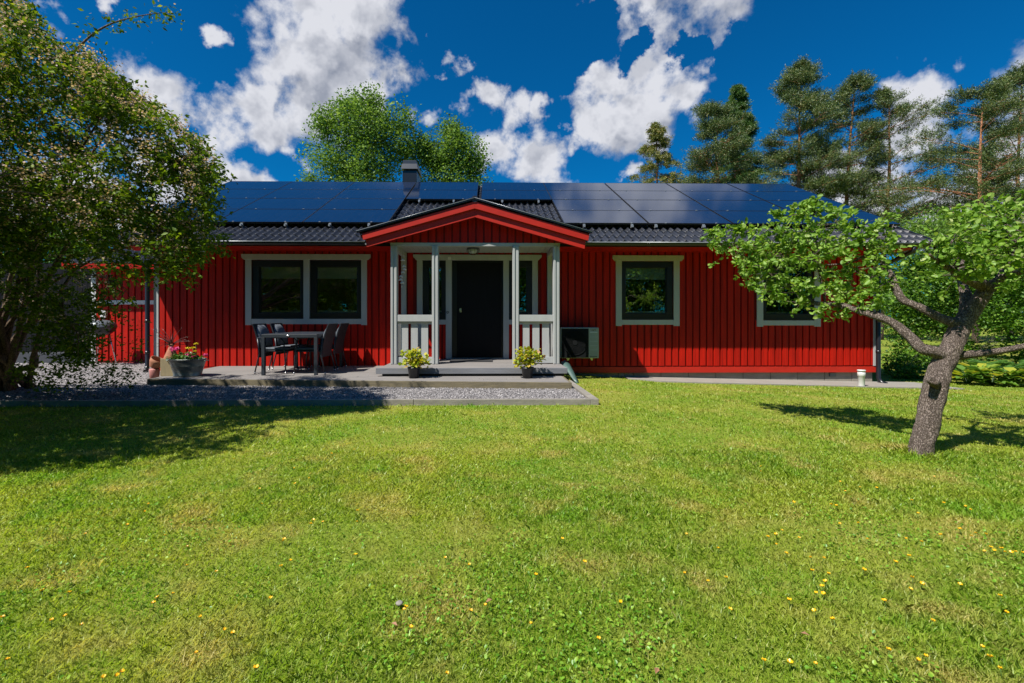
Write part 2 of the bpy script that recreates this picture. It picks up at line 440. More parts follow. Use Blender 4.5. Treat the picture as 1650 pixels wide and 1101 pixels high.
blobs = [(520, 80, 110), (450, 110, 80), (560, 150, 80), (420, 165, 60), (590, 25, 70), (350, 178, 50), (480, 165, 60), (615, 130, 40), (500, 130, 90),
         (330, 45, 34), (375, 60, 26), (240, 140, 62), (275, 185, 50), (320, 180, 40), (85, 28, 42), (380, 275, 46), (345, 262, 40), (425, 285, 40), (478, 235, 34),
         (725, 100, 32), (690, 115, 20), (740, 160, 34), (780, 140, 36), (815, 185, 44), (690, 195, 34), (800, 235, 46), (865, 185, 30), (875, 275, 54), (925, 235, 34), (905, 200, 22), (675, 45, 18), (710, 30, 14), (835, 230, 30),
         (1000, 130, 50), (1050, 160, 76), (1095, 165, 52), (990, 190, 62), (945, 205, 40), (1040, 215, 48), (1148, 110, 24), (1020, 110, 26), (925, 130, 18), (1010, 285, 26),
         (1060, -5, 50), (1015, -5, 40), (1112, -5, 40), (1055, 30, 24),
         (1440, 150, 52), (1490, 150, 62), (1550, 130, 30), (1470, 205, 64), (1560, 215, 40), (1590, 280, 90), (1410, 290, 70), (1640, 350, 90), (1540, 350, 90), (1310, 295, 40), (180, 5, 30), (290, 290, 90), (60, 300, 90), (150, 350, 80), (1640, 200, 50)]
dirs = []
for px, py, r in blobs:
    u = (px - 801) / FO; v = (512 - py) / FO
    d = Vector((u + T, 1 - u * T, v)); dirs.append((d.normalized(), max(r, 22) * 1.04 / FO / (1 + u * u + v * v) ** .8, .15 + .85 * min(1, max(0, r - 12) / 38)))
dirs = dirs + [q + (1,) for q in [(Vector((.34, .80, .66)).normalized(), .14), (Vector((.30, .76, .72)).normalized(), .12),
         (Vector((-.9, .2, .35)).normalized(), .25), (Vector((.9, .1, .3)).normalized(), .3), (Vector((.98, .55, .25)).normalized(), .2)]]
wn = N(nt, 'ShaderNodeTexNoise'); wn.inputs['Scale'].default_value = 8.5; wn.inputs['Detail'].default_value = 7; wn.inputs['Roughness'].default_value = .6
L(nt, nrm.outputs[0], wn.inputs['Vector'])
wm = N(nt, 'ShaderNodeVectorMath', operation='MULTIPLY_ADD'); wm.inputs[1].default_value = (.17, .17, .17); L(nt, wn.outputs['Color'], wm.inputs[0])
ws_ = N(nt, 'ShaderNodeVectorMath', operation='SUBTRACT'); ws_.inputs[1].default_value = (.085, .085, .085); L(nt, nrm.outputs[0], ws_.inputs[0]); L(nt, ws_.outputs[0], wm.inputs[2])
acc = None; acc2 = None
for d, r, pk in dirs:
    di = N(nt, 'ShaderNodeVectorMath', operation='DISTANCE'); di.inputs[1].default_value = d; L(nt, wm.outputs[0], di.inputs[0])
    ma = N(nt, 'ShaderNodeMath', operation='MULTIPLY_ADD'); ma.inputs[1].default_value = -1 / r; ma.inputs[2].default_value = pk
    L(nt, di.outputs['Value'], ma.inputs[0])
    if acc is None: acc = ma.outputs[0]
    else:
        mm = N(nt, 'ShaderNodeMath', operation='SMOOTH_MAX'); mm.inputs[2].default_value = .14
        L(nt, acc, mm.inputs[0]); L(nt, ma.outputs[0], mm.inputs[1]); acc = mm.outputs[0]
for d, r, pk in dirs:
    if r < .07 or pk < .7: continue
    right = d.cross(Vector((0, 0, 1))).normalized(); upv = right.cross(d).normalized()
    d2 = (d - upv * .035 + right * .012).normalized()
    di = N(nt, 'ShaderNodeVectorMath', operation='DISTANCE'); di.inputs[1].default_value = d2; L(nt, wm.outputs[0], di.inputs[0])
    ma = N(nt, 'ShaderNodeMath', operation='MULTIPLY_ADD'); ma.inputs[1].default_value = -1 / r; ma.inputs[2].default_value = pk
    L(nt, di.outputs['Value'], ma.inputs[0])
    if acc2 is None: acc2 = ma.outputs[0]
    else:
        mm = N(nt, 'ShaderNodeMath', operation='SMOOTH_MAX'); mm.inputs[2].default_value = .35
        L(nt, acc2, mm.inputs[0]); L(nt, ma.outputs[0], mm.inputs[1]); acc2 = mm.outputs[0]
topd = N(nt, 'ShaderNodeMath', operation='SUBTRACT'); L(nt, acc, topd.inputs[0]); L(nt, acc2, topd.inputs[1])
topr = N(nt, 'ShaderNodeMapRange', interpolation_type='SMOOTHSTEP'); topr.inputs['From Min'].default_value = -.40; topr.inputs['From Max'].default_value = .22
L(nt, topd.outputs[0], topr.inputs['Value'])
for hx_, hy_, hr_ in ((945, 55, 62), (1030, 84, 34), (1200, 85, 70), (1110, 84, 34), (900, 120, 40)):      # clear gaps between the clouds
    u = (hx_ - 801) / FO; v = (512 - hy_) / FO; d = Vector((u + T, 1 - u * T, v)).normalized(); r = hr_ / FO / (1 + u * u + v * v) ** .8
    di = N(nt, 'ShaderNodeVectorMath', operation='DISTANCE'); di.inputs[1].default_value = d; L(nt, wm.outputs[0], di.inputs[0])
    ma = N(nt, 'ShaderNodeMath', operation='MULTIPLY_ADD', use_clamp=True); ma.inputs[1].default_value = -1 / r; ma.inputs[2].default_value = 1; L(nt, di.outputs['Value'], ma.inputs[0])
    hb = N(nt, 'ShaderNodeMath', operation='MULTIPLY_ADD'); hb.inputs[1].default_value = -1.6; L(nt, ma.outputs[0], hb.inputs[0]); L(nt, acc, hb.inputs[2]); acc = hb.outputs[0]
cl0 = N(nt, 'ShaderNodeMath', operation='MAXIMUM'); cl0.inputs[1].default_value = -1.2; L(nt, acc, cl0.inputs[0]); acc = cl0.outputs[0]
ng = N(nt, 'ShaderNodeMath', operation='MINIMUM'); ng.inputs[1].default_value = 0; L(nt, acc, ng.inputs[0])
st2 = N(nt, 'ShaderNodeMath', operation='MULTIPLY_ADD'); st2.inputs[1].default_value = .5; L(nt, ng.outputs[0], st2.inputs[0]); L(nt, acc, st2.inputs[2]); acc = st2.outputs[0]
def fbm(off, sc=12.5, det=9):
    ad = N(nt, 'ShaderNodeVectorMath', operation='ADD'); ad.inputs[1].default_value = off; L(nt, nrm.outputs[0], ad.inputs[0])
    f = N(nt, 'ShaderNodeTexNoise'); f.inputs['Scale'].default_value = sc; f.inputs['Detail'].default_value = det; f.inputs['Roughness'].default_value = .57
    f.inputs['Distortion'].default_value = .12
    L(nt, ad.outputs[0], f.inputs['Vector']); return f.outputs['Fac']
f1 = fbm((0, 0, 0)); f1b = fbm((0, 0, 0), 11., 4); f2 = fbm((-.014, -.008, .026), 11., 4)
den = N(nt, 'ShaderNodeMath', operation='MULTIPLY_ADD'); den.inputs[1].default_value = 3.6; L(nt, f1, den.inputs[0]); L(nt, acc, den.inputs[2])
mask = N(nt, 'ShaderNodeMapRange', interpolation_type='SMOOTHSTEP'); mask.inputs['From Min'].default_value = 1.55; mask.inputs['From Max'].default_value = 2.35
L(nt, den.outputs[0], mask.inputs['Value'])
rel = N(nt, 'ShaderNodeMath', operation='SUBTRACT'); L(nt, f1b, rel.inputs[0]); L(nt, f2, rel.inputs[1])
shade = N(nt, 'ShaderNodeMapRange'); shade.inputs['From Min'].default_value = -.11; shade.inputs['From Max'].default_value = .07
L(nt, rel.outputs[0], shade.inputs['Value'])
core = N(nt, 'ShaderNodeMapRange', interpolation_type='SMOOTHSTEP'); core.inputs['From Min'].default_value = 2.3; core.inputs['From Max'].default_value = 3.0
core.inputs['To Min'].default_value = 1; core.inputs['To Max'].default_value = .28
L(nt, den.outputs[0], core.inputs['Value'])
lit0 = N(nt, 'ShaderNodeMath', operation='MULTIPLY_ADD', use_clamp=True); lit0.inputs[1].default_value = .42
sb = N(nt, 'ShaderNodeMath', operation='MULTIPLY'); sb.inputs[1].default_value = .28; L(nt, core.outputs[0], sb.inputs[0])
L(nt, shade.outputs[0], lit0.inputs[0]); L(nt, sb.outputs[0], lit0.inputs[2])
lit = N(nt, 'ShaderNodeMath', operation='MULTIPLY_ADD', use_clamp=True); lit.inputs[1].default_value = .42; L(nt, topr.outputs[0], lit.inputs[0]); L(nt, lit0.outputs[0], lit.inputs[2])
cc = N(nt, 'ShaderNodeMix', data_type='RGBA'); k = 1 / SKY_S
cc.inputs['A'].default_value = (.105 * k, .13 * k, .19 * k, 1); cc.inputs['B'].default_value = (.50 * k, .51 * k, .55 * k, 1)
L(nt, lit.outputs[0], cc.inputs['Factor'])
fin = N(nt, 'ShaderNodeMix', data_type='RGBA'); L(nt, mask.outputs[0], fin.inputs['Factor']); L(nt, tint.outputs['Result'], fin.inputs['A']); L(nt, cc.outputs['Result'], fin.inputs['B'])
L(nt, fin.outputs['Result'], bg.inputs[0]); bg.inputs[1].default_value = SKY_S; L(nt, bg.outputs[0], wo.inputs[0])
SC.view_settings.view_transform = 'Standard'; SC.view_settings.look = 'None'; SC.view_settings.exposure = .55; SC.view_settings.gamma = 1
try: SC.cycles.use_denoising = True; SC.cycles.max_bounces = 8; SC.cycles.transparent_max_bounces = 12
except Exception: pass

# ------------------------------------------------------------------ ground
def axis(lo, hi, dense0, dense1, step, n_far):
    a = np.arange(dense0, dense1 + 1e-6, step)
    l = dense0 - np.geomspace(step, dense0 - lo, n_far)[::-1]; r = dense1 + np.geomspace(step, hi - dense1, n_far)
    return np.concatenate([l, a, r])
xs = axis(-700, 700, -12, 12, .25, 14); ys = axis(-500, 900, -1, 13, .25, 14)
XX, YY = np.meshgrid(xs, ys); ZZ = ground(XX, YY)
gm = bpy.data.meshes.new('ground')
nx, ny = len(xs), len(ys)
idx = np.arange(nx * ny).reshape(ny, nx)
gm.from_pydata(np.stack([XX, YY, ZZ], -1).reshape(-1, 3).tolist(), [], np.stack([idx[:-1, :-1], idx[:-1, 1:], idx[1:, 1:], idx[1:, :-1]], -1).reshape(-1, 4).tolist())
gm.materials.append(M['ground']); gm.polygons.foreach_set('use_smooth', [True] * len(gm.polygons))
go = bpy.data.objects.new('ground', gm); COL.objects.link(go); tag(go, kind='structure')

GRAVEL_Z = -1.11
# deck outline (slightly out of square with the wall)
DKL, DKR, DKZ = -5.62, 1.25, -1.01
dk_front = lambda x: 7.67 + (7.12 - 7.67) * (x - DKL) / (DKR - DKL)
b = MB(); b.box(-22, 1.34, 6.14, 16.0, -1.5, GRAVEL_Z - .012); g = b.build('gravel_path', 'gravel'); tag(g, kind='structure')
# loose stones on the visible part
def in_gravel(n, x0, x1, y0, y1):
    x = NR.uniform(x0, x1, n); y = NR.uniform(y0, y1, n)
    k = ~((x > DKL) & (x < DKR) & (y > 7.67 - .55 * (x - DKL) / (DKR - DKL))) & (y < 11.4)
    return x[k], y[k]
sx, sy = [], []
for a in ((52000, -9.5, 1.33, 6.16, 7.7), (26000, -12, -5.6, 7.5, 11.4)):
    p, q = in_gravel(*a); sx.append(p); sy.append(q)
sx = np.concatenate(sx); sy = np.concatenate(sy); n = len(sx)
r = NR.uniform(.006, .0135, n) * 1.0
th = NR.uniform(0, 2 * PI, n); c, s = np.cos(th), np.sin(th)
ax = r * NR.uniform(.8, 1.5, n); ay = r * NR.uniform(.7, 1.1, n); az = r * NR.uniform(.5, .9, n)
zc = GRAVEL_Z - .008 + NR.uniform(0, .012, n)
ctr = np.stack([sx, sy, zc], -1)
ex = np.stack([c * ax, s * ax, NR.uniform(-.3, .3, n) * r], -1); ey = np.stack([-s * ay, c * ay, NR.uniform(-.3, .3, n) * r], -1); ez = np.stack([0 * az, 0 * az, az], -1)
cst = np.stack([ctr + ex, ctr + ey + ex * .2, ctr - ex, ctr - ey, ctr + ez + ex * .25 + ey * .2, ctr + ez * .9 - ex * .35 - ey * .15], 1)
st = np_mesh('gravel', cst, [(0, 1, 4), (1, 5, 4), (1, 2, 5), (2, 3, 5), (3, 4, 5), (3, 0, 4)], 6, 'stone', rnd=NR.uniform(0, 1, n))
tag(st, 'loose pale grey and pinkish gravel in front of the wooden terrace', 'gravel', kind='stuff')

# kerb boards round the gravel
kb = thing('kerb', 'weathered plank edging between the lawn and the gravel', 'kerb', (-3, 6.1, -1.2))
b = MB()
for i in range(6):
    x0 = -13.5 + i * 2.5; x1 = min(x0 + 2.494, 1.335)
    if x0 < x1: b.box(x0, x1, 6.07, 6.135, -1.3, -1.082 + R.uniform(-.002, .002))
b.build('front_board', 'kerbwood', kb, .003)
b = MB(); b.add([(1.34, 6.07, -1.3), (1.45, 6.07, -1.3), (1.41, 7.9, -1.3), (1.32, 7.9, -1.3), (1.34, 6.07, -1.08), (1.45, 6.07, -1.08), (1.41, 7.9, -1.08), (1.32, 7.9, -1.08)],
                [(3, 2, 1, 0), (4, 5, 6, 7), (0, 1, 5, 4), (1, 2, 6, 5), (2, 3, 7, 6), (3, 0, 4, 7)])
b.build('side_board', 'kerbwood', kb, .004)

# concrete strip along the right half of the wall
b = MB()
pts_f = [(2.85, 9.42), (3.4, 9.05), (4.2, 8.95), (6, 8.9), (9.1, 8.74), (9.25, 9.2), (9.1, 9.80)]
top = [(x, y, gz(x, y) + .022) for x, y in pts_f + [(2.85, 9.80)]]
bot = [(x, y, z - .3) for x, y, z in top]; n = len(top)
# triangulated strip top so that it follows the slope
vs = []; fs = []
fr = [(2.85, 9.42), (3.4, 9.05), (4.2, 8.95), (6, 8.9), (7.5, 8.83), (9.2, 8.74)]
for x, y in fr: vs += [(x, y, gz(x, y) - .2), (x, y, gz(x, y) + .022), (x, 9.8, gz(x, 9.75) + .026)]
for i in range(len(fr) - 1):
    a = i * 3; fs += [(a, a + 3, a + 4, a + 1), (a + 1, a + 4, a + 5, a + 2)]
fs.append((15, 17, 16))
b.add(vs, fs); g = b.build('concrete_pavement', 'concrete'); tag(g, kind='structure')
# ------------------------------------------------------------------ house
YB, YF = 9.706, 9.678          # backing plane and face of the raised boards
HX0, HX1 = -6.98, 8.295
house = thing('house', 'red wooden bungalow with black tiled roof covered in solar panels', 'house', (0.6, 9.7, -1.2))
SOF = 1.40
def wx(px): return fx(px, YF)
def wz(py, px=801): return fz(px, py, YF)
# openings: x0, x1, z0, z1
def opening(pl, pr, pt, pb):
    m = (pl + pr) / 2
    return (wx(pl), wx(pr), wz(pb, m), wz(pt, m))
OP = {'wl': opening(405, 583, 419, 514), 'door': opening(680.5, 858, 419.5, 516), 'w1': opening(1001.5, 1085, 421, 515), 'w2': opening(1229, 1311.5, 422, 516)}
FLOOR = -.87
BW = .114; PITCH = .1475
def siding(b, x0, x1, z0, z1, ops, pitch=PITCH, yb=YB, yf=YF, start=None):
    x = x0 if start is None else start
    while x < x1 - .02:
        a, c = x, min(x + BW, x1)
        segs = [(z0, z1)]
        for (o0, o1, p0, p1) in ops:
            if c > o0 - .05 and a < o1 + .05:
                ns = []
                for (s0, s1) in segs:
                    if p0 > s0: ns.append((s0, min(s1, p0)))
                    if p1 < s1: ns.append((max(s0, p1), s1))
                segs = [q for q in ns if q[1] - q[0] > .01]
        jy = R.uniform(-.0015, .0015)
        for s0, s1 in segs:
            b.box(a, c, yf + jy, yb + .004, s0 + (R.uniform(-.003, .003) if s0 == z0 else 0), s1)
        x += pitch
ops = [OP['wl'], OP['w1'], OP['w2'], (OP['door'][0], OP['door'][1], OP['door'][2], OP['door'][3]), (wx(728), wx(811), -1.1, OP['door'][3])]
b = MB(); siding(b, HX0 + .10, HX1 - .10, -1.022, SOF, ops)
b.build('wall', 'red', house, .003)
# backing wall with openings
b = MB()
xs_ = sorted(set([HX0, HX1] + [v for k in OP for v in OP[k][:2]] + [wx(728), wx(811)]))
for i in range(len(xs_) - 1):
    a, c = xs_[i], xs_[i + 1]; m = (a + c) / 2; segs = [(-1.17, SOF + .1)]
    for (o0, o1, p0, p1) in ops:
        if o0 - 1e-6 < m < o1 + 1e-6:
            ns = []
            for s0, s1 in segs:
                if p0 > s0: ns.append((s0, min(s1, p0)))
                if p1 < s1: ns.append((max(s0, p1), s1))
            segs = ns
    for s0, s1 in segs: b.box(a, c, YB, YB + .16, s0, s1)
# side and back walls, gable ends
b.box(HX0, HX0 + .16, YB + .16, 16.8, -1.3, SOF); b.box(HX1 - .16, HX1, YB + .16, 16.8, -1.4, SOF); b.box(HX0, HX1, 16.8, 16.96, -1.4, SOF)
for x in (HX0, HX1 - .16):
    b.xprism([(YB + .1, SOF + .03), (13.25, SOF + .03 + .52 * 3.55), (16.8, SOF + .03)], x, x + .16)
b.build('wall_panel', 'red_back', house)
b = MB(); b.box(HX0, HX0 + .098, YF - .018, YB, -1.03, SOF); b.build('corner_board', 'grey', house, .002)
b = MB(); b.box(HX1 - .098, HX1 + .004, YF - .018, YB, -1.03, SOF); b.build('corner_board', 'grey', house, .002)
b = MB(); x = DKL - .4
b.box(HX0, HX1 + .02, YF - .004, YB - .002, -1.168, -1.045)
b.build('base_board', 'red_trim', house, .003)
# foundation of blocks with vents
b = MB(); x = 1.3
while x < HX1 - .1:
    x2 = min(x + .59, HX1 - .06)
    z = -1.172
    b.box(x + .004, x2 - .004, YB + .035 + R.uniform(0, .006), YB + .2, -1.60, z)
    x = x2
b.box(HX0 + .05, 1.3, YB + .04, YB + .2, -1.6, -1.172)
b.build('foundation', 'block', house, .006)
for px in (1001, 1341):
    x = fx(px, 9.74); v = MB(); z0 = gz(x, 9.7) + .06
    z0 = -1.26
    v.box(x - .07, x + .07, YB + .022, YB + .034, z0, z0 + .075)
    for k in range(4): v.box(x - .062, x + .062, YB + .016, YB + .022, z0 + .008 + k * .017, z0 + .016 + k * .017, 1)
    v.build('vent', ['plinth', 'gutter_lip'], house)
# room behind the windows
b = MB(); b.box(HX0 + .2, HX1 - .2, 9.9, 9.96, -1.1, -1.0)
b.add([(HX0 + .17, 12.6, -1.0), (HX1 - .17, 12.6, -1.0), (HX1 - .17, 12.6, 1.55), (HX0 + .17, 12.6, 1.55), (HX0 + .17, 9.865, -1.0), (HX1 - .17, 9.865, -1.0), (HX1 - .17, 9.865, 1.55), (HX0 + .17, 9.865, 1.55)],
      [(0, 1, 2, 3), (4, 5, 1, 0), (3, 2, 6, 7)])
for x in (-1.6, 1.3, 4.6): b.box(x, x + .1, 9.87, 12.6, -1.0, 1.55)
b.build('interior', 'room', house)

# windows ----------------------------------------------------------
def sash(parent, pl, pr, pt, pb, gl, gr, gt, gb, blind=True):
    """black frame pl..pr x pt..pb with glass gl..gr x gt..gb, all read at the wall plane"""
    m = (pl + pr) / 2
    x0, x1, z1, z0 = wx(pl), wx(pr), wz(pt, m), wz(pb, m)
    gx0, gx1, gz1, gz0 = wx(gl), wx(gr), wz(gt, m), wz(gb, m)
    b = MB()
    b.box(x0, x1, YF + .012, YF + .09, gz1, z1); b.box(x0, x1, YF + .012, YF + .09, z0, gz0)
    b.box(x0, gx0, YF + .012, YF + .09, gz0, gz1); b.box(gx1, x1, YF + .012, YF + .09, gz0, gz1)
    i = .016
    b.box(gx0, gx1, YF + .03, YF + .088, gz1 - i, gz1); b.box(gx0, gx1, YF + .03, YF + .088, gz0, gz0 + i * .5)
    b.box(gx0, gx0 + i, YF + .03, YF + .088, gz0 + i * .5, gz1 - i); b.box(gx1 - i, gx1, YF + .03, YF + .088, gz0 + i * .5, gz1 - i)
    f = b.build('frame', 'black', parent, .003)
    b = MB(); b.box(x0 - .005, x1 + .005, YF - .02, YF + .014, z0 + .004, z0 + .022); b.build('drip_sill', 'metal_black', parent)
    b = MB(); b.box(gx0 + .006, gx1 - .006, YF + .052, YF + .058, gz0 + .004, gz1 - .006); b.build('glass', 'glass', parent)
    b = MB(); b.box(gx0 - .01, gx1 + .01, YF + .064, YF + .32, gz0 - .02, gz0 + .045); b.build('inner_sill', 'sill', parent, .004)
    if blind:
        b = MB(); hz = (gz1 - gz0) * .24; nb = 11
        for k in range(nb):
            z = gz1 - hz * (k + 1) / nb; q = YF - .03
            b.xprism([(q + .105, z), (q + .125, z + hz / nb * .5), (q + .105, z + hz / nb), (q + .098, z + hz / nb), (q + .118, z + hz / nb * .5), (q + .098, z)], gx0 + .01, gx1 - .01)
        b.box(gx0 + .01, gx1 - .01, YF + .07, YF + .095, gz1 - hz - .018, gz1 - hz)
        b.build('blind', 'blind', parent)
    return gx0, gx1, gz0, gz1
def casing(parent, outer_l, outer_r, inner, top, head_l, head_r, head_t, head_b, bot_t, bot_b, side_b, mull=None):
    cw = outer_l
    m = (outer_l + outer_r) / 2; y0, y1 = YF - .024, YF + .002
    b = MB()
    zt = wz(head_b, m)
    b.box(wx(outer_l), wx(inner[0]), y0, y1, wz(side_b, m), zt)
    b.box(wx(inner[1]), wx(outer_r), y0, y1, wz(side_b, m), zt)
    b.box(wx(inner[0]), wx(inner[1]), y0 + .003, y1, wz(bot_b, m), wz(bot_t, m))
    if mull: b.box(wx(mull[0]), wx(mull[1]), y0 + .003, y1 + .03, wz(bot_t, m), zt)
    b.build('casing', 'grey', parent, .003)
    b = MB(); hl, hr, ht = wx(head_l), wx(head_r), wz(head_t, m); c = .05
    b.prism([(hl, ht), (hr, ht), (hr, zt + c), (hr - c, zt), (hl + c, zt), (hl, zt + c)], y0 - .014, y1)
    b.build('head_board', 'grey', parent, .003)
def window_root():
    o = bpy.data.objects.new('window', None); COL.objects.link(o); o.parent = house; o.matrix_parent_inverse = Matrix.Translation(-house.location)
    return o
wl = window_root(); wl['label'] = 'wide window of two square panes behind the garden table'
casing(wl, 396, 591.5, (405.5, 582.5), 0, 390, 597.5, 410, 419, 514, 522.5, 524, (489.5, 499))
sash(wl, 406, 489, 419.5, 513.5, 417, 484, 429, 504); sash(wl, 499.5, 582, 419.5, 513.5, 508.5, 575.5, 429.5, 504)
w1 = window_root(); w1['label'] = 'single window between porch and apple tree'
casing(w1, 992, 1094.5, (1001.5, 1085), 0, 986.5, 1101, 412, 421, 515.5, 523.5, 525.5)
sash(w1, 1002, 1084.5, 421.5, 515, 1008, 1075, 431, 505)
w2 = window_root(); w2['label'] = 'single window half hidden by apple leaves'
casing(w2, 1219, 1321.5, (1229, 1311.5), 0, 1213, 1328, 413, 422, 516.5, 524.5, 526.5)
sash(w2, 1229.5, 1311, 422.5, 516, 1235, 1302, 432, 506)

# entrance ----------------------------------------------------------
en = window_root(); en.name = 'door'
y0, y1 = YF - .024, YF + .002
ztop = wz(420, 770)
for a, c, zb in ((672, 681, FLOOR + .02), (718.5, 728, FLOOR), (811, 820, FLOOR), (857.5, 866.5, FLOOR + .02)):
    b = MB(); b.box(wx(a), wx(c), y0, y1 + .05, zb, ztop); b.build('casing', 'grey', en, .003)
for a, c in ((681, 718.5), (820, 857.5)):
    b = MB(); b.box(wx(a), wx(c), y0 + .003, y1, wz(523), wz(515.5)); b.build('casing', 'grey', en, .003)
b = MB(); hl, hr, ht, c = wx(666), wx(872.5), wz(411), .07
b.prism([(hl, ht), (hr, ht), (hr, ztop + c), (hr - c, ztop), (hl + c, ztop), (hl, ztop + c)], y0 - .014, y1)
b.build('head_board', 'grey', en, .003)
for a, c, g0, g1 in ((681, 718.5, 690, 712), (820, 857.5, 830, 849)):
    sash(en, a, c, 420, 515.5, g0, g1, 430, 504, blind=False)
b = MB(); b.box(wx(728), wx(811), YF + .05, YF + .12, FLOOR, ztop)
for k in range(4):      # frame round the leaf
    pass
b.build('door_frame', 'black', en)
b = MB(); b.box(wx(736), wx(808), YF + .02, YF + .06, FLOOR + .04, ztop - .05); b.build('door_leaf', 'door', en, .004)
b = MB(); b.box(wx(728), wx(811), YF - .03, YF + .05, FLOOR - .003, FLOOR + .022); b.build('threshold', 'gutter_lip', en)
b = MB(); hx = wx(742)
b.box(hx - .02, hx + .02, YF + .010, YF + .0205, .11, .20); b.tube([(hx, YF + .01, .16), (hx, YF - .03, .16), (hx, YF - .05, .16)], [.012, .012, .024], 12)
b.build('door_handle', 'chrome', en)
b = MB(); b.box(wx(722), wx(727), y0 - .03, y0 - .001, wz(419.5), wz(414.5)); b.build('thermometer_box', 'white_pl', en)
b = MB()
for k in range(14):
    a = 2 * PI * k / 14; a2 = 2 * PI * (k + 1) / 14; cx_, cz_ = wx(721.5), wz(503.5)
    b.tube([(cx_ + .022 * math.cos(a), y0 - .012, cz_ + .022 * math.sin(a)), (cx_ + .022 * math.cos(a2), y0 - .012, cz_ + .022 * math.sin(a2))], .005, 5)
b.build('bell_ring', 'black', en)

# main roof ----------------------------------------------------------
SL = .52; RX0, RX1 = -7.45, 8.75; EY, RY = 8.83, 13.25
SN = Vector((0, -SL, 1)).normalized(); SU = Vector((0, 1, SL)).normalized()
def tz(Y): return 1.455 + SL * (Y - EY)
def tiles(origin, eu, sv, nv, width, length, course=.335, pitch=.15, amp=.026, res=8, mask=None):
    origin, eu, sv, nv = map(np.array, (origin, eu, sv, nv))
    nxs = int(width / pitch * res) + 1; xx = np.linspace(0, width, nxs)
    ph = (xx / pitch) % 1
    prof = amp * (np.cos(2 * PI * ph) + .25 * np.cos(4 * PI * ph + .6))
    ncr = int(math.ceil(length / course)); V = []; F = []
    for c in range(ncr):
        s0 = c * course; s1 = min(length, s0 + course + .02)
        for (s, h) in ((s0, -.012), (s0, .016), (s0 + .004, .020), (s1, .0)):
            V.append(origin + np.outer(xx, eu) + sv * s + np.outer(prof + h, nv))
        o = c * 4 * nxs
        a = np.arange(nxs - 1)
        for k in range(3):
            p = o + k * nxs
            F.append(np.stack([p + a, p + a + 1, p + nxs + a + 1, p + nxs + a], -1))
    V = np.concatenate(V); F = np.concatenate(F)
    return V, F
def tile_obj(name, sets, parent):
    V = []; F = []; o = 0
    for v, f in sets: V.append(v); F.append(f + o); o += len(v)
    V = np.concatenate(V); F = np.concatenate(F)
    me = bpy.data.meshes.new(name); me.vertices.add(len(V)); me.vertices.foreach_set('co', V.reshape(-1).astype(np.float32))
    me.loops.add(F.size); me.loops.foreach_set('vertex_index', F.reshape(-1).astype(np.int32))
    me.polygons.add(len(F)); me.polygons.foreach_set('loop_start', (np.arange(len(F)) * 4).astype(np.int32))
    me.update(calc_edges=True); me.materials.append(M['tile'])
    me.polygons.foreach_set('use_smooth', [True] * len(F))
    ob = bpy.data.objects.new(name, me); COL.objects.link(ob); ob.parent = parent; ob.matrix_parent_inverse = Matrix.Translation(-parent.location)
    return ob
slen = (RY - EY) / SU.y
roof = tile_obj('roof', [tiles((RX0, EY, tz(EY)), (1, 0, 0), SU, SN, RX1 - RX0, slen),
                 tiles((RX1, 2 * RY - EY, tz(EY)), (-1, 0, 0), Vector((0, -SU.y, SU.z)), Vector((0, -SN.y, SN.z)), RX1 - RX0, slen)], house)
b = MB()       # roof deck, soffit, fascia, verge boards, ridge
th = .07
for sgn in (1, -1):
    yy = lambda y: y if sgn == 1 else 2 * RY - y
    b.xprism([(yy(EY + .03), tz(EY + .03) - .05), (yy(RY), tz(RY) - .05), (yy(RY), tz(RY) - .14), (yy(EY + .03), tz(EY + .03) - .10)], RX0 + .04, RX1 - .04)
b.build('roof_deck', 'metal_black', house)
b = MB(); b.box(RX0 + .05, RX1 - .05, EY + .06, YB + .02, SOF, SOF + .022); b.box(RX0 + .05, RX1 - .05, EY + .035, EY + .06, SOF - .02, tz(EY) - .06)
b.box(HX0, HX1, YF - .012, YB + .004, SOF - .012, SOF)
b.build('soffit', 'red', house)
for x0_, x1_ in ((RX0 - .012, RX0 + .025), (RX1 - .025, RX1 + .012)):
    b = MB()
    for sgn in (1, -1):
        yy = lambda y: y if sgn == 1 else 2 * RY - y
        b.xprism([(yy(EY), tz(EY) + .045), (yy(RY), tz(RY) + .045), (yy(RY), tz(RY) - .16), (yy(EY), tz(EY) - .12)], x0_, x1_)
    b.build('verge_board', 'metal_black', house)
b = MB(); b.tube([(RX0, RY, tz(RY) - .02), (RX1, RY, tz(RY) - .02)], .075, 12); b.build('ridge_cap', 'tile', house)
# gutters: half pipe, the highlight on its lip put in as pale grey
def gutter(x0, x1):
    b = MB(); n = 9; yc, zc, r = EY - .045, 1.435, .058
    prof = [(yc - r * math.cos(PI * k / n), zc - r * math.sin(PI * k / n)) for k in range(n + 1)]
    prof2 = [(yc - (r - .005) * math.cos(PI * k / n), zc - (r - .005) * math.sin(PI * k / n)) for k in range(n, -1, -1)]
    b.xprism(prof + prof2, x0, x1)
    for x in np.arange(x0 + .3, x1, .9): b.box(x, x + .02, yc - r - .004, yc + r, zc - .004, zc + .004)
    g = b.build('gutter', 'metal_black', house)
    b = MB(); b.tube([(x0, yc - r, zc + .004), (x1, yc - r, zc + .004)], .0085, 8); o = b.build('gutter_lip', 'gutter_lip', g); o.matrix_parent_inverse = Matrix.Identity(4)
gutter(RX0 + .02, -2.36); gutter(1.83, RX1 - .02)
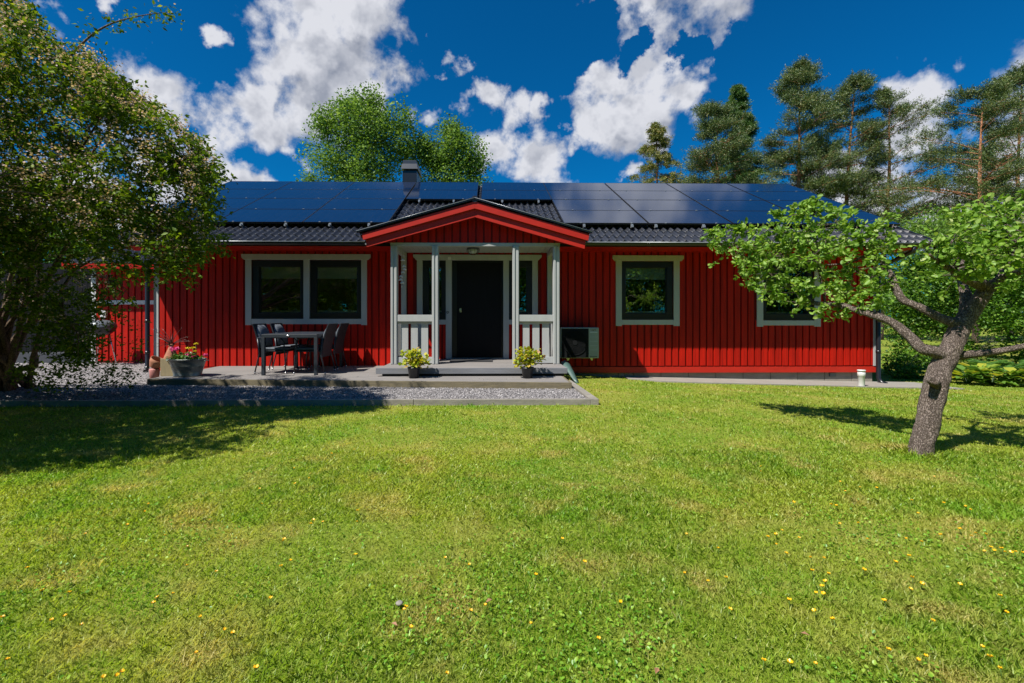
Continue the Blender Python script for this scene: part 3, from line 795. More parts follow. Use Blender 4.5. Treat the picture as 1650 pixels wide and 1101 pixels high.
# downpipes
def downpipe(x, y, zb, zt, ax):
    b = MB(); b.tube([(ax, EY - .045, 1.38), (ax, EY - .045, 1.30), (x, y, zt - .25), (x, y, zt - .45), (x, y, zb + .12), (x + .02, y - .06, zb + .03), (x + .06, y - .14, zb + .01)], .042, 14)
    for z in (-.1, -.75): b.tube([(x, y, z), (x, y, z + .06)], .047, 14)
    b.build('downpipe', 'metal_black', house)
downpipe(fx(1418.5, 9.55), 9.60, -1.40, 1.3, fx(1418.5, 9.55))
downpipe(-7.06, 9.60, -1.10, 1.3, -7.06)
# chimney
ch = MB(); cy = 13.35; cx0, cx1 = fx(648.5, cy), fx(671.5, cy); zt = fz(660, 264, cy)
ch.box(cx0, cx1, cy, cy + .75, 3.3, zt - .2)
co_ = ch.build('chimney', 'metal_black', house, .004)
ch = MB(); e = .035
zt2 = fz(660, 273, cy); zt3 = fz(660, 258, cy); zt25 = fz(660, 264, cy)
ch.add([(cx0 - e, cy - .05, zt2), (cx1 + e, cy - .05, zt2), (cx1 + e, cy + .8, zt2), (cx0 - e, cy + .8, zt2),
        (cx0 - .01, cy - .01, zt25), (cx1 + .01, cy - .01, zt25), (cx1 + .01, cy + .76, zt25), (cx0 - .01, cy + .76, zt25)],
       [(3, 2, 1, 0), (0, 1, 5, 4), (1, 2, 6, 5), (2, 3, 7, 6), (3, 0, 4, 7), (4, 5, 6, 7)])
ch.box(cx0 + .01, cx1 - .02, cy + .02, cy + .73, zt25, zt3)
ob = ch.build('chimney_cap', 'slate_metal', co_, .004); ob.matrix_parent_inverse = Matrix.Identity(4)

# solar panels: one of each kind, then copies
PW, PH = 1.755, 1.03
def panel_proto():
    b = MB(); f = .012
    b.box(f, PW - f, f, PH - f, .0, .0285, 0)
    b.box(0, PW, 0, f, -.012, .03, 1); b.box(0, PW, PH - f, PH, -.012, .03, 1)
    b.box(0, f, f, PH - f, -.012, .03, 1); b.box(PW - f, PW, f, PH - f, -.012, .03, 1)
    p = b.build('solar_panel', ['panel', 'metal_black'])
    for x in (.33, PW - .36):
        b = MB(); b.box(x, x + .035, -.014, .012, .02, .040); b.build('clamp', 'gutter_lip', p)
    return p
pp = panel_proto(); pi = 0
P0 = Vector((0, 9.55, 1.948))
rot = Matrix.Rotation(math.atan(SL), 4, 'X')
base_s = 0.
def put_panel(x, row, first):
    global pi
    p = pp if first else pp.copy()
    if not first:
        COL.objects.link(p)
        for chd in pp.children:
            c2 = chd.copy(); COL.objects.link(c2); c2.parent = p
    p.parent = house; p.matrix_parent_inverse = Matrix.Translation(-house.location)
    q = P0 + SU * (row * (PH + .014))
    p.matrix_basis = Matrix.Translation((x, q.y, q.z)) @ rot @ Matrix.Rotation(R.uniform(-.0012, .0012), 4, 'X') @ Matrix.Rotation(R.uniform(-.001, .001), 4, 'Y')
first = True
for x in [-7.39 + 1.768 * k for k in range(3)]:
    for r_ in range(4): put_panel(x, r_, first); first = False
for x in [1.55 + 1.785 * k for k in range(4)]:
    for r_ in range(4): put_panel(x, r_, False)
for x in (-2.07, -.21):
    for r_ in (2, 3): put_panel(x, r_, False)
# rails' hooks under the lowest row
for x in [-6.9, -5.9, -5.1, -4.2, -3.3, -2.5, 1.95, 2.95, 3.45, 4.45, 4.95, 6.1, 6.9, 7.9, -1.75, -.9, .3, 1.2]:
    mid = -2.1 < x < 1.5
    q = P0 + SU * ((2 * (PH + .014)) if mid else 0)
    b = MB(); b.box(x, x + .03, q.y - .10, q.y + .02, q.z - .075, q.z - .035); b.box(x - .008, x + .038, q.y - .05, q.y - .02, q.z - .055, q.z - .0)
    b.build('roof_hook', 'gutter_lip', house)

# porch ----------------------------------------------------------
GX, GZ, GH, GE = -.266, 2.13, 2.09, 1.53         # ridge x, ridge height, half width, height at the eaves
ps = (GZ - GE) / GH; cl = math.sqrt(1 + ps * ps)
PY0 = 8.30
plen = GH * cl
prs = [tiles((GX - GH, 10.6, GE), (0, -1, 0), (1 / cl, 0, ps / cl), (-ps / cl, 0, 1 / cl), 10.6 - PY0 - .02, plen, course=.335),
       tiles((GX + GH, PY0 + .02, GE), (0, 1, 0), (-1 / cl, 0, ps / cl), (ps / cl, 0, 1 / cl), 10.6 - PY0 - .02, plen, course=.335)]
pr = tile_obj('porch_roof', prs, house)
b = MB(); b.tube([(GX, PY0 - .015, GZ + .01), (GX, 10.3, GZ + .01)], .06, 12); ob = b.build('porch_ridge', 'tile', pr); ob.matrix_parent_inverse = Matrix.Identity(4)
def sub(o): o.matrix_parent_inverse = Matrix.Identity(4); return o
b = MB()
for s in (-1, 1):     # black verge trim
    b.prism([(GX, GZ + .045), (GX + s * (GH + .03), GE + .035), (GX + s * (GH + .03), GE - .005), (GX, GZ - .0)], PY0 - .03, PY0 + .02)
sub(b.build('verge_trim', 'metal_black', pr))
b = MB()
for s in (-1, 1): b.tube([(GX, PY0 - .034, GZ + .03), (GX + s * (GH + .03), PY0 - .034, GE + .022)], .006, 6)
sub(b.build('verge_lip', 'gutter_lip', pr))
b = MB()
for s in (-1, 1):
    b.prism([(GX, GZ - .03), (GX + s * (GH - .02), GE - .035), (GX + s * (GH - .02), GE - .075), (GX, GZ - .07)], PY0 + .05, 9.5)
sub(b.build('roof_slab', 'red_back', pr))
def z_at(py, px, Y=8.32): return fz(px, py, Y)
for s, (px_e, yt, yb_, px_e2, yt2, yb2) in ((-1, (583.5, 377, 387, 589, 388.5, 398)), (1, (949.5, 378, 388.5, 944, 390, 401))):
    xe = fx(px_e, 8.31); xe2 = fx(px_e2, 8.34)
    b = MB(); b.prism([(GX, z_at(325, 767)), (xe, z_at(yt, px_e)), (xe + s * -.02, z_at(yb_, px_e)), (GX, z_at(336.5, 767))], 8.30, 8.325)
    sub(b.build('bargeboard', 'red_trim', pr, .003))
    b = MB(); b.prism([(GX, z_at(335, 767)), (xe2, z_at(yt2 - 2, px_e2)), (xe2 + s * -.02, z_at(yb2, px_e2)), (GX, z_at(349.5, 767))], 8.35, 8.375)
    sub(b.build('bargeboard', 'red_trim', pr, .003))
# gable boards
b = MB(); x = -1.86
zb = 1.395
while x < 1.33:
    m = x + BW / 2; h = GZ - .09 - abs(m - GX) * ps
    a0, a1 = GZ - .09 - abs(x - GX) * ps, GZ - .09 - abs(x + BW - GX) * ps
    if min(a0, a1) > zb + .01: b.prism([(x, zb), (x + BW, zb), (x + BW, a1), (x, a0)], 8.565, 8.59)
    x += PITCH
b.build('gable_board', 'red', house, .002)
b = MB(); b.prism([(-1.95, zb), (1.42, zb), (1.42, GZ - .08 - abs(1.42 - GX) * ps), (GX, GZ - .08), (-1.95, GZ - .08 - abs(-1.95 - GX) * ps)], 8.588, 8.62)
b.build('gable_wall', 'red_back', house)
# ceiling
b = MB(); x = -1.80
while x < 1.28:
    b.box(x, x + .094, 8.62, 9.66, 1.362, 1.378); x += .1
b.box(-1.8, 1.3, 8.62, 9.66, 1.372, 1.385)
b.build('porch_ceiling', 'grey', house)
# posts
PX = [(-1.835, -1.715), (-1.07, -.95), (.43, .55), (1.19, 1.31)]
for a, c in PX:
    b = MB(); b.box(a, c, 8.55, 8.67, FLOOR, 1.335); m = (a + c) / 2
    b.box(a + .004, a + .045, 8.532, 8.552, FLOOR + .01, 1.33); b.box(c - .05, c - .008, 8.540, 8.552, FLOOR + .01, 1.33)
    b.build('porch_post', 'grey', house, .004)
for a, c in ((-1.835, -1.735), (1.21, 1.31)):
    b = MB(); b.box(a, c, 9.56, 9.65, FLOOR, 1.27); b.build('porch_post', 'grey', house, .004)
b = MB(); b.box(-1.84, 1.315, 8.56, 8.64, 1.33, 1.394); b.build('porch_beam', 'grey', house, .003)
for a, c in ((-1.82, -1.735), (1.21, 1.295)):
    b = MB(); b.box(a, c, 8.671, 9.66, 1.265, 1.36); b.build('porch_beam', 'grey', house, .003)
# railings
def railing(x0, x1, slats):
    b = MB(); b.box(x0, x1, 8.555, 8.60, -.072, .052); b.box(x0, x1, 8.602, 8.64, -.115, -.03)
    rr = b.build('porch_railing', 'grey', house, .004)
    b = MB(); b.box(x0, x1, 8.572, 8.61, -.865 + .015, -.735); sub(b.build('lower_rail', 'grey', rr, .003))
    for a, c in slats:
        b = MB(); b.box(fx(a, 8.63), fx(c, 8.63), 8.612, 8.634, -.85, -.09); sub(b.build('slat', 'grey', rr, .002))
railing(-1.715, -1.07, [(646, 658), (662.5, 673.5), (679, 690)])
railing(.55, 1.19, [(842, 853), (858, 869), (873.5, 884.5)])
for xc in (-1.785, 1.26):
    b = MB(); b.box(xc - .02, xc + .02, 8.671, 9.559, -.06, .05)
    rr = b.build('porch_railing', 'grey', house, .004)
    b = MB(); b.box(xc - .018, xc + .018, 8.671, 9.559, -.845, -.74); sub(b.build('lower_rail', 'grey', rr))
    for k in range(5):
        y = 8.72 + k * .17; b = MB(); b.box(xc - .042 , xc - .022, y, y + .115, -.84, -.07); sub(b.build('slat', 'grey', rr))
# porch floor and step
pf = thing('porch_floor', 'grey wooden porch platform with one step under the front door', 'platform', (-.27, 8.8, -1.0))
b = MB(); ny_ = 14
for k in range(ny_):
    y = 7.95 + k * .122
    if y + .118 < 9.66: b.box(-1.90, 1.335, y, y + .118, -.905, -.868 + R.uniform(-.001, .001))
b.build('floor_boards', 'deckwood', pf, .002)
b = MB(); b.box(-1.95, 1.345, 7.90, 7.947, -.966, -.868); b.build('edge_board', 'stepwood', pf, .004)
b = MB(); b.box(-1.86, 1.30, 7.99, 9.62, -1.005, -.91); b.build('shadow_base', 'potblack', pf)  # recessed base coloured black to give the shadow line under the edge board
dm = MB(); dm.box(-.78, .06, 8.95, 9.55, -.866, -.852)
o = dm.build('door_mat', 'mat_fabric', None, .003); tag(o, 'dark flat mat lying before the black front door', 'door mat')

# terrace deck: planks fanning between wall line and front line
tr = thing('terrace', 'low weathered wooden deck with furniture in front of the red wall', 'terrace', (-2.2, 8.6, -1.1))
b = MB(); npk = 17; yb0 = 9.675
for k in range(npk):
    t0, t1 = k / npk, (k + 1) / npk - .0032
    ya0, ya1 = 7.71 + (yb0 - 7.71) * t0, 7.71 + (yb0 - 7.71) * t1
    yc0, yc1 = 7.16 + (yb0 - 7.16) * t0, 7.16 + (yb0 - 7.16) * t1
    cuts = [DKL] + sorted(R.uniform(DKL + .8, DKR - .8) for _ in range(2)) + [DKR]
    for i in range(3):
        xa, xb = cuts[i], cuts[i + 1] - .004
        L0 = lambda x, p, q: p + (q - p) * (x - DKL) / (DKR - DKL)
        z = DKZ + R.uniform(-.0015, .0015)
        b.zprism([(xa, L0(xa, ya0, yc0)), (xb, L0(xb, ya0, yc0)), (xb, L0(xb, ya1, yc1)), (xa, L0(xa, ya1, yc1))], z - .028, z)
b.build('deck_planks', 'deckwood', tr, .002)
b = MB(); b.zprism([(DKL, 7.67), (DKR, 7.12), (DKR, 7.157), (DKL, 7.707)], -1.125, DKZ - .003); b.zprism([(DKL - .03, 7.67), (DKL - .001, 7.67), (DKL - .001, 9.6), (DKL - .03, 9.6)], -1.125, DKZ - .003)
b.zprism([(DKR + .001, 7.12), (DKR + .03, 7.12), (DKR + .03, 9.0), (DKR + .001, 9.0)], -1.2, DKZ - .003)
b.build('edge_board', 'greendeck', tr, .003)
b = MB(); b.zprism([(DKL + .05, 7.8), (DKR - .05, 7.3), (DKR - .05, 9.6), (DKL + .05, 9.6)], -1.12, DKZ - .035); b.build('joists', 'potblack', tr)
# ------------------------------------------------------------------ furniture and small things
def chair(name, label, xb, yc, face, group='dark garden chairs round the terrace table'):
    """xb: x of the back at seat height, face = +1 looks to +x"""
    t = thing(name, label, 'chair', (xb, yc, DKZ), group); s = face
    z0 = DKZ; sz = z0 + .415; W2 = .25
    X = lambda d: xb + s * d
    b = MB(); b.xprism([(yc - W2, sz - .02), (yc + W2, sz - .02), (yc + W2, sz + .01), (yc - W2, sz + .01)], min(X(0), X(.47)), max(X(0), X(.47)))
    b.build('seat', 'rattan', t, .008)
    # leaning back: a thin woven slab
    b = MB(); n = 8
    prof = [(-.005, sz - .12), (-.03, sz + .10), (-.075, sz + .30), (-.14, z0 + .90)]
    pts = [(X(d), z) for d, z in prof] + [(X(d - .028), z) for d, z in prof[::-1]]
    b.prism(pts, yc - W2, yc + W2); b.build('backrest', 'rattan', t, .006)
    # cushion: rounded pad on the back plus pad on the seat
    b = MB(); rows = 9; cols = 8; vs = []; fs = []
    for side in (0, 1):
        for i in range(rows):
            f = i / (rows - 1); z = sz + .05 + f * .41; d0 = -.02 - .115 * f
            hw = .225 * (1 - max(0, (f - .55) / .45) ** 2.2 * .55)
            for j in range(cols):
                g = j / (cols - 1) * 2 - 1
                edge = (1 - abs(g) ** 4) * (1 - abs(2 * f - 1) ** 6)
                vs.append((X(d0 + (.004 if side else .018 + .052 * edge)), yc + g * hw, z))
    for i in range(rows - 1):
        for j in range(cols - 1):
            a = i * cols + j; q = (a, a + 1, a + cols + 1, a + cols); fs.append(q if s > 0 else q[::-1])
            a += rows * cols; q = (a, a + cols, a + cols + 1, a + 1); fs.append(q if s > 0 else q[::-1])
    o2 = rows * cols
    per = [j for j in range(cols)] + [i * cols + cols - 1 for i in range(1, rows)] + [(rows - 1) * cols + j for j in range(cols - 2, -1, -1)] + [i * cols for i in range(rows - 2, 0, -1)]
    for i in range(len(per)):
        a, c = per[i], per[(i + 1) % len(per)]; fs.append((a, a + o2, c + o2, c))
    b.add(vs, fs, 0, True)
    b.build('back_cushion', 'cushion', t)
    b = MB(); b.box(min(X(.02), X(.46)), max(X(.02), X(.46)), yc - .22, yc + .22, sz + .012, sz + .055); b.build('seat_cushion', 'cushion', t, .018)
    for sy_ in (-1, 1):
        y = yc + sy_ * (W2 + .012)
        lf = [(X(.45), y, z0 + .02), (X(.43), y, sz - .03), (X(.415), y, z0 + .58), (X(.36), y, z0 + .645), (X(.10), y, z0 + .66), (X(-.06), y, z0 + .645)]
        b = MB(); b.tube(lf, .0125, 8); a = b.build('front_leg', 'slate_metal', t)
        b = MB(); b.tube([(X(.45), y, z0), (X(.45), y, z0 + .035)], .0145, 8); b.build('foot_cap', 'chrome', a)
        b = MB(); b.tube([(X(-.10), y, z0 + .02), (X(-.02), y, sz - .05), (X(-.05), y, sz + .22)], .0125, 8); a = b.build('rear_leg', 'slate_metal', t)
        b = MB(); b.tube([(X(-.10), y, z0), (X(-.098), y, z0 + .035)], .0145, 8); b.build('foot_cap', 'chrome', a)
        b = MB(); b.box(min(X(.08), X(.34)), max(X(.08), X(.34)), y - .022, y + .022, z0 + .655, z0 + .675); b.build('armrest', 'slate_metal', t, .006)
    return t
chair('garden_chair', 'dark chair with striped cushion at the near left side of the table', -4.10, 8.55, 1)
chair('garden_chair', 'dark chair with cushion at the far left side of the table, next to the wall', -4.10, 9.22, 1)
chair('garden_chair', 'dark chair with its flat back to the porch, near right side of the table', -3.03, 8.50, -1)
chair('garden_chair', 'dark chair with its flat back to the porch, far right side by the wall', -3.03, 9.18, -1)
t = thing('garden_table', 'slate grey metal garden table with square legs on the terrace', 'table', (-3.48, 8.8, DKZ))
tx0, tx1, ty0, ty1, th_ = -3.985, -3.015, 8.08, 9.50, DKZ + .722
b = MB(); b.box(tx0, tx1, ty0, ty1, th_ - .062, th_ - .006); b.box(tx0 + .004, tx1 - .004, ty0 + .004, ty1 - .004, th_ - .006, th_); b.build('tabletop', 'slate_metal', t, .003)
for x in (tx0 + .001, tx1 - .056):
    for y in (ty0 + .001, ty1 - .056):
        b = MB(); b.box(x, x + .055, y, y + .055, DKZ, th_ - .063); b.build('leg', 'slate_metal', t, .003)
b = MB(); b.lathe((0, 0, 0), [(.001, 0), (.03, 0), (.03, .006), (.001, .006)], 14, sx=1, sy=.45)
o = b.build('badge', 'chrome', t); o.matrix_basis = Matrix.Translation((-3.52, ty0 - .001, th_ - .03)) @ Matrix.Rotation(PI / 2, 4, 'X')

# heat pump
hp = thing('heat_pump', 'pale box-shaped outdoor heat pump unit with a black fan grille on the wall', 'heat pump', (1.8, 9.3, -.8))
hx0, hx1, hy, hz0, hz1 = fx(903, 9.3), fx(965, 9.3), 9.30, fz(930, 577.5, 9.3), fz(930, 528, 9.3)
gx = fx(948.5, 9.3)
b = MB(); b.box(hx0, hx1, hy, hy + .30, hz0, hz1); b.build('casing', 'ac_body', hp, .012)
b = MB(); b.box(hx0 + .02, gx, hy - .006, hy - .001, hz0 + .012, hz1 - .022); b.build('fan_panel', 'matt_black', hp, .002)
gc = ((hx0 + gx) / 2 + .01, (hz0 + hz1) / 2)
b = MB()
for rr in np.linspace(.05, .245, 9):
    n = 40; pts = [(gc[0] + rr * math.cos(2 * PI * k / n), hy - .014, gc[1] + rr * math.sin(2 * PI * k / n)) for k in range(n + 1)]
    b.tube(pts, .0028 if rr < .24 else .007, 5, cap=False)
for k in range(16):
    a = 2 * PI * k / 16; b.tube([(gc[0] + .05 * math.cos(a), hy - .014, gc[1] + .05 * math.sin(a)), (gc[0] + .245 * math.cos(a), hy - .014, gc[1] + .245 * math.sin(a))], .0022, 4)
b.build('grille', 'matt_black', hp)
b = MB(); n = 24
b.prism([(gc[0] + .05 * math.cos(2 * PI * k / n), gc[1] + .05 * math.sin(2 * PI * k / n)) for k in range(n)], hy - .022, hy - .008); b.build('fan_hub', 'matt_black', hp, .004)
b = MB(); px0, px1 = gx + .025, hx1 - .025
for k in range(4):
    z = hz1 - .19 - k * .088; b.box(px0, px1, hy - .004, hy + .001, z - .004, z)
b.build('panel_lines', 'ac_line', hp)
b = MB(); b.box(px0 + .002, px1 - .006, hy - .006, hy + .001, hz1 - .105, hz1 - .085); b.build('stripe', 'ac_line', hp)
b = MB(); b.box(px0, px1 - .01, hy - .005, hy + .001, hz0 + .03, hz0 + .04); b.build('drain_slot', 'black', hp)
fc = bpy.data.curves.new('lettering', 'FONT'); fc.body = 'IVT'; fc.size = .05; fc.extrude = .002; fc.align_x = 'CENTER'; fc.space_character = 1.25
fo = bpy.data.objects.new('lettering_curve', fc); COL.objects.link(fo); bpy.context.view_layer.update()
lme = bpy.data.meshes.new_from_object(fo); bpy.data.objects.remove(fo)
lme.materials.clear(); lme.materials.append(M['black']); lo = bpy.data.objects.new('lettering', lme); COL.objects.link(lo); lo.parent = hp; lo.matrix_parent_inverse = Matrix.Translation(-hp.location)
lo.location = ((px0 + px1) / 2, hy - .004, hz1 - .07); lo.rotation_euler = (PI / 2, 0, 0)
for x in (hx0 + .16, hx1 - .14):
    b = MB(); b.box(x - .03, x + .03, hy + .03, hy + .06, hz0 - .02, hz0); b.box(x - .018, x + .018, hy + .02, YF, hz0 - .045, hz0 - .02); b.build('bracket', 'chrome', hp)
b = MB(); b.tube([(hx1 - .03, hy + .2, hz0 + .1), (hx1 + .035, hy + .22, hz0 + .12), (hx1 + .04, hy + .28, hz1 - .06), (hx1 + .03, YF, hz1 - .05)], .022, 8); b.build('pipe_cover', 'black', hp)

# curved green plastic sheet leaning at the end of the deck
gs = MB(); A = [(904, 583), (909, 591), (916, 601), (923, 611), (930, 620)]; Bq = [(909, 580), (918, 586), (924, 597), (929, 609), (932.5, 620)]
vs = []; nseg = 5
rows_ = []
for i in range(5):
    ya = 8.72 - i * .14
    a = P(A[i][0], A[i][1], ya - .02); c = P(Bq[i][0], Bq[i][1], ya + .10); row = []
    for j in range(nseg):
        f = j / (nseg - 1); p = a.lerp(c, f); p.y -= .07 * math.sin(PI * f); p.x += .02 * math.sin(PI * f); row.append(p)
    rows_.append(row)
th2 = Vector((-.008, .012, 0)); fs = []
for r_ in rows_: vs += r_
for r_ in rows_: vs += [p + th2 for p in r_]
o2 = 5 * nseg
for i in range(4):
    for j in range(nseg - 1):
        a = i * nseg + j; fs.append((a, a + nseg, a + nseg + 1, a + 1)); fs.append((a + o2, a + 1 + o2, a + nseg + 1 + o2, a + nseg + o2))
per = list(range(nseg)) + [i * nseg + nseg - 1 for i in range(1, 5)] + [4 * nseg + j for j in range(nseg - 2, -1, -1)] + [i * nseg for i in range(3, 0, -1)]
for i in range(len(per)):
    a, c = per[i], per[(i + 1) % len(per)]; fs.append((a, c, c + o2, a + o2))
gs.add(vs, fs, 0, True); g = gs.build('plastic_chute', 'green_pl'); tag(g, 'curved dark green plastic sheet leaning between porch and lawn', 'chute')

# porch lamp, wind chime
lp = thing('ceiling_lamp', 'round wire basket lamp under the white porch ceiling', 'lamp', (fx(762, 9.0), 9.0, 1.36))
lx = fx(762, 9.0)
b = MB(); b.lathe((lx, 9.0, 0), [(.001, 1.362), (.12, 1.362), (.12, 1.335), (.001, 1.335)], 20); b.build('base', 'slate_metal', lp)
b = MB(); b.lathe((lx, 9.0, 0), [(.075, 1.335), (.085, 1.30), (.06, 1.262), (.001, 1.25)], 16); b.build('bulb_glass', 'ceramic', lp)
b = MB()
for k in range(10):
    a = 2 * PI * k / 10; b.tube([(lx + r_ * math.cos(a), 9 + r_ * math.sin(a), z) for r_, z in ((.125, 1.34), (.115, 1.285), (.08, 1.245), (.02, 1.228))], .0035, 5)
b.build('basket', 'metal_black', lp)
wc = thing('wind_chime', 'hanging chime of small pale shells beside the left porch post', 'wind chime', (fx(647, 8.76), 8.76, 1.26))
wpts = [(649, 419), (651, 429), (652, 434), (649.5, 439), (646, 445.5), (645.5, 450.5), (648, 455.5)]
b = MB(); b.tube([(fx(649, 8.76), 8.76, 1.27)] + [tuple(P(x, y, 8.76)) for x, y in wpts] + [tuple(P(647.5, 464, 8.76))], .0022, 5); b.build('cord', 'metal_black', wc)
for x, y in wpts:
    p = P(x, y + 1, 8.76); b = MB(); b.lathe(p, [(.002, .035), (.016, .030), (.040, .004), (.043, -.006), (.034, -.003), (.004, .012)], 12); b.build('shell', 'chime', wc)
p = P(647.5, 463, 8.76); b = MB(); b.tube([p + Vector((0, 0, .03)), p - Vector((0, 0, .012))], .006, 6); b.build('weight', 'chime', wc)

# things on the window sills (indoors)
def sill_thing(name, label, cat, px, py, prof, mat, Y=YF + .12, sx=1, sy=1):
    p = P(px, py, Y); b = MB(); b.lathe(p, prof, 20, sx=sx, sy=sy); o = b.build(name, mat); tag(o, label, cat)
zs = 500.3
sill_thing('bowl', 'small white pot on the sill of the left pane', 'pot', 447, zs, [(.001, 0), (.03, 0), (.037, .055), (.033, .055), (.027, .01)], 'white_pl')
sill_thing('candle', 'thin white candle standing on the sill of the left pane', 'candle', 465, zs, [(.001, 0), (.008, 0), (.008, .07), (.001, .07)], 'white_pl')
sill_thing('ornament', 'white domed ornament at the right end of the left sill', 'ornament', 476, zs, [(.045, 0), (.042, .022), (.03, .038), (.001, .046)], 'ceramic', sy=.4)
sill_thing('ornament', 'white domed ornament on the sill of the right pane', 'ornament', 531, zs, [(.05, 0), (.045, .022), (.03, .038), (.001, .046)], 'ceramic', sy=.4)
sill_thing('ornament', 'yellowish domed ornament at the right end of the right sill', 'ornament', 563, zs, [(.055, 0), (.05, .02), (.035, .035), (.02, .07), (.001, .074)], 'mop', sy=.5)
sill_thing('cup', 'pale teal cup standing above the yellowish ornament', 'cup', 564, 492.6, [(.001, 0), (.028, .0), (.042, .042), (.038, .042), (.02, .008)], 'ceramic')

# vent pipe on the concrete
vp = thing('vent_pipe', 'short white plastic pipe with a cap standing on the concrete', 'pipe', (fx(1388, 8.9), 8.9, gz(6.9, 8.9)))
x = fx(1388, 8.9); z = gz(x, 8.9) + .02; ztop = fz(1388, 596, 8.9)
b = MB(); b.lathe((x, 8.9, 0), [(.055, z - .03), (.055, ztop - .13), (.066, ztop - .12), (.066, ztop - .05), (.058, ztop - .045), (.058, ztop - .03)], 20); b.build('pipe', 'white_pl', vp)
b = MB(); b.lathe((x, 8.9, 0), [(.055, ztop - .028), (.07, ztop - .028), (.07, ztop - .004), (.06, ztop), (.001, ztop)], 20); b.build('cap', 'white_pl', vp)

# leaf materials
M['apple'] = leaf_mat('apple_leaf', [(0, (.10, .22, .02)), (.5, (.23, .40, .05)), (.85, (.38, .52, .12)), (1, (.50, .56, .26))], .45, .5, .025)
M['kolk'] = leaf_mat('shrub_leaf', [(0, (.04, .09, .008)), (.5, (.12, .20, .014)), (.85, (.24, .33, .02)), (1, (.38, .42, .05))], .42, .5, .015)
M['kflower'] = leaf_mat('pink_blossom', [(0, (.34, .24, .14)), (.5, (.56, .40, .33)), (1, (.80, .62, .58))], .3, .6, .02)
M['bush'] = leaf_mat('bush_leaf', [(0, (.025, .07, .008)), (.5, (.08, .19, .018)), (.85, (.19, .37, .03)), (1, (.32, .50, .10))], .42, .5, .02)
M['aspen'] = leaf_mat('aspen_leaf', [(0, (.05, .11, .02)), (.45, (.13, .24, .045)), (.85, (.23, .37, .08)), (1, (.36, .48, .16))], .42, .5, .015)
M['pine'] = leaf_mat('pine_needles', [(0, (.020, .040, .012)), (.45, (.075, .125, .032)), (.85, (.16, .21, .05)), (1, (.28, .26, .09))], .15, .5, .05)
M['pine_dark'] = leaf_mat('dark_needles', [(0, (.03, .08, .015)), (.5, (.07, .15, .025)), (1, (.13, .22, .04))], .15, .5, .05)
M['spruce'] = leaf_mat('spruce_needles', [(0, (.06, .09, .015)), (.5, (.14, .17, .03)), (.85, (.27, .24, .05)), (1, (.42, .26, .08))], .15, .5, .04)
M['heuch'] = leaf_mat('lime_leaf', [(0, (.20, .30, .02)), (.5, (.46, .50, .03)), (.85, (.60, .50, .05)), (1, (.62, .34, .20))], .4, .5, .02)
M['maroon'] = leaf_mat('maroon_leaf', [(0, (.05, .01, .015)), (1, (.22, .05, .06))], .25, .4, .06)
M['geran'] = leaf_mat('geranium_leaf', [(0, (.03, .09, .015)), (.6, (.08, .20, .03)), (1, (.25, .38, .10))], .3, .45, .05)
M['gflower'] = leaf_mat('pink_petal', [(0, (.60, .03, .22)), (.7, (.85, .08, .38)), (1, (.85, .35, .55))], .2, .6, .02)
M['yflower'] = leaf_mat('yellow_petal', [(0, (.65, .50, .02)), (1, (.85, .75, .05))], .2, .6, .02)
M['cord'] = leaf_mat('red_blade_leaf', [(0, (.14, .04, .04)), (.6, (.28, .10, .09)), (1, (.45, .25, .22))], .2, .35, .10)
M['hosta'] = leaf_mat('hosta_leaf', [(0, (.06, .16, .03)), (.55, (.15, .28, .04)), (.8, (.36, .42, .04)), (1, (.50, .46, .06))], .35, .35, .08)
M['fern'] = leaf_mat('fern_leaf', [(0, (.04, .12, .02)), (1, (.12, .26, .04))], .35, .4, .05)

def foliage_blob(n, c, rx, ry, rz, surf=.45):
    u = unit(NR.normal(size=(n, 3))); rad = NR.uniform(surf, 1, n)[:, None]
    return np.array(c) + u * rad * np.array([rx, ry, rz])

# pots by the porch
def lime_pot(px, pyb, Y, label, extra=False):
    x = fx(px, Y); t = thing('potted_plant', label, 'plant', (x, Y, DKZ), 'lime green foliage plants in front of the porch')
    b = MB(); b.lathe((x, Y, DKZ), [(.001, .0), (.078, .0), (.100, .155), (.108, .16), (.108, .185), (.098, .185), (.094, .16)], 24); b.build('pot', 'potblack', t)
    b = MB(); b.lathe((x, Y, DKZ), [(.095, .16), (.001, .168)], 20); b.build('soil', 'soil', t)
    c = (x, Y, DKZ + .30)
    sub_c = foliage_blob(34, c, .24, .17, .15, .3); Pn = np.concatenate([q + NR.normal(size=(13, 3)) * .032 for q in sub_c]); Pn[:, 2] += .02
    cc_, fs, nv = leaves(Pn, .058, .85, .15, .9, .12, True, out_from=np.array([x, Y, DKZ + .12])); np_mesh('foliage', cc_, fs, nv, 'heuch', t, NR.uniform(0, 1, len(Pn)) ** 1.2)
    b = MB()
    for q in sub_c[::2]: b.tube([(x + R.uniform(-.04, .04), Y, DKZ + .16), tuple(q)], .0035, 5)
    b.build('stems', 'geran', t)
    if extra:
        Pn = foliage_blob(60, (x + .19, Y + .05, DKZ + .36), .08, .08, .07); cc_, fs, nv = leaves(Pn, .045, .8, 0, .6, .15, True); np_mesh('dark_foliage', cc_, fs, nv, 'maroon', t, NR.uniform(0, 1, len(Pn)))
    return t
lime_pot(667, 607, 7.70, 'lime green plant in a black pot before the left railing of the porch')
lime_pot(850, 607, 7.66, 'lime green plant with a few dark red leaves, in the right black pot', True)

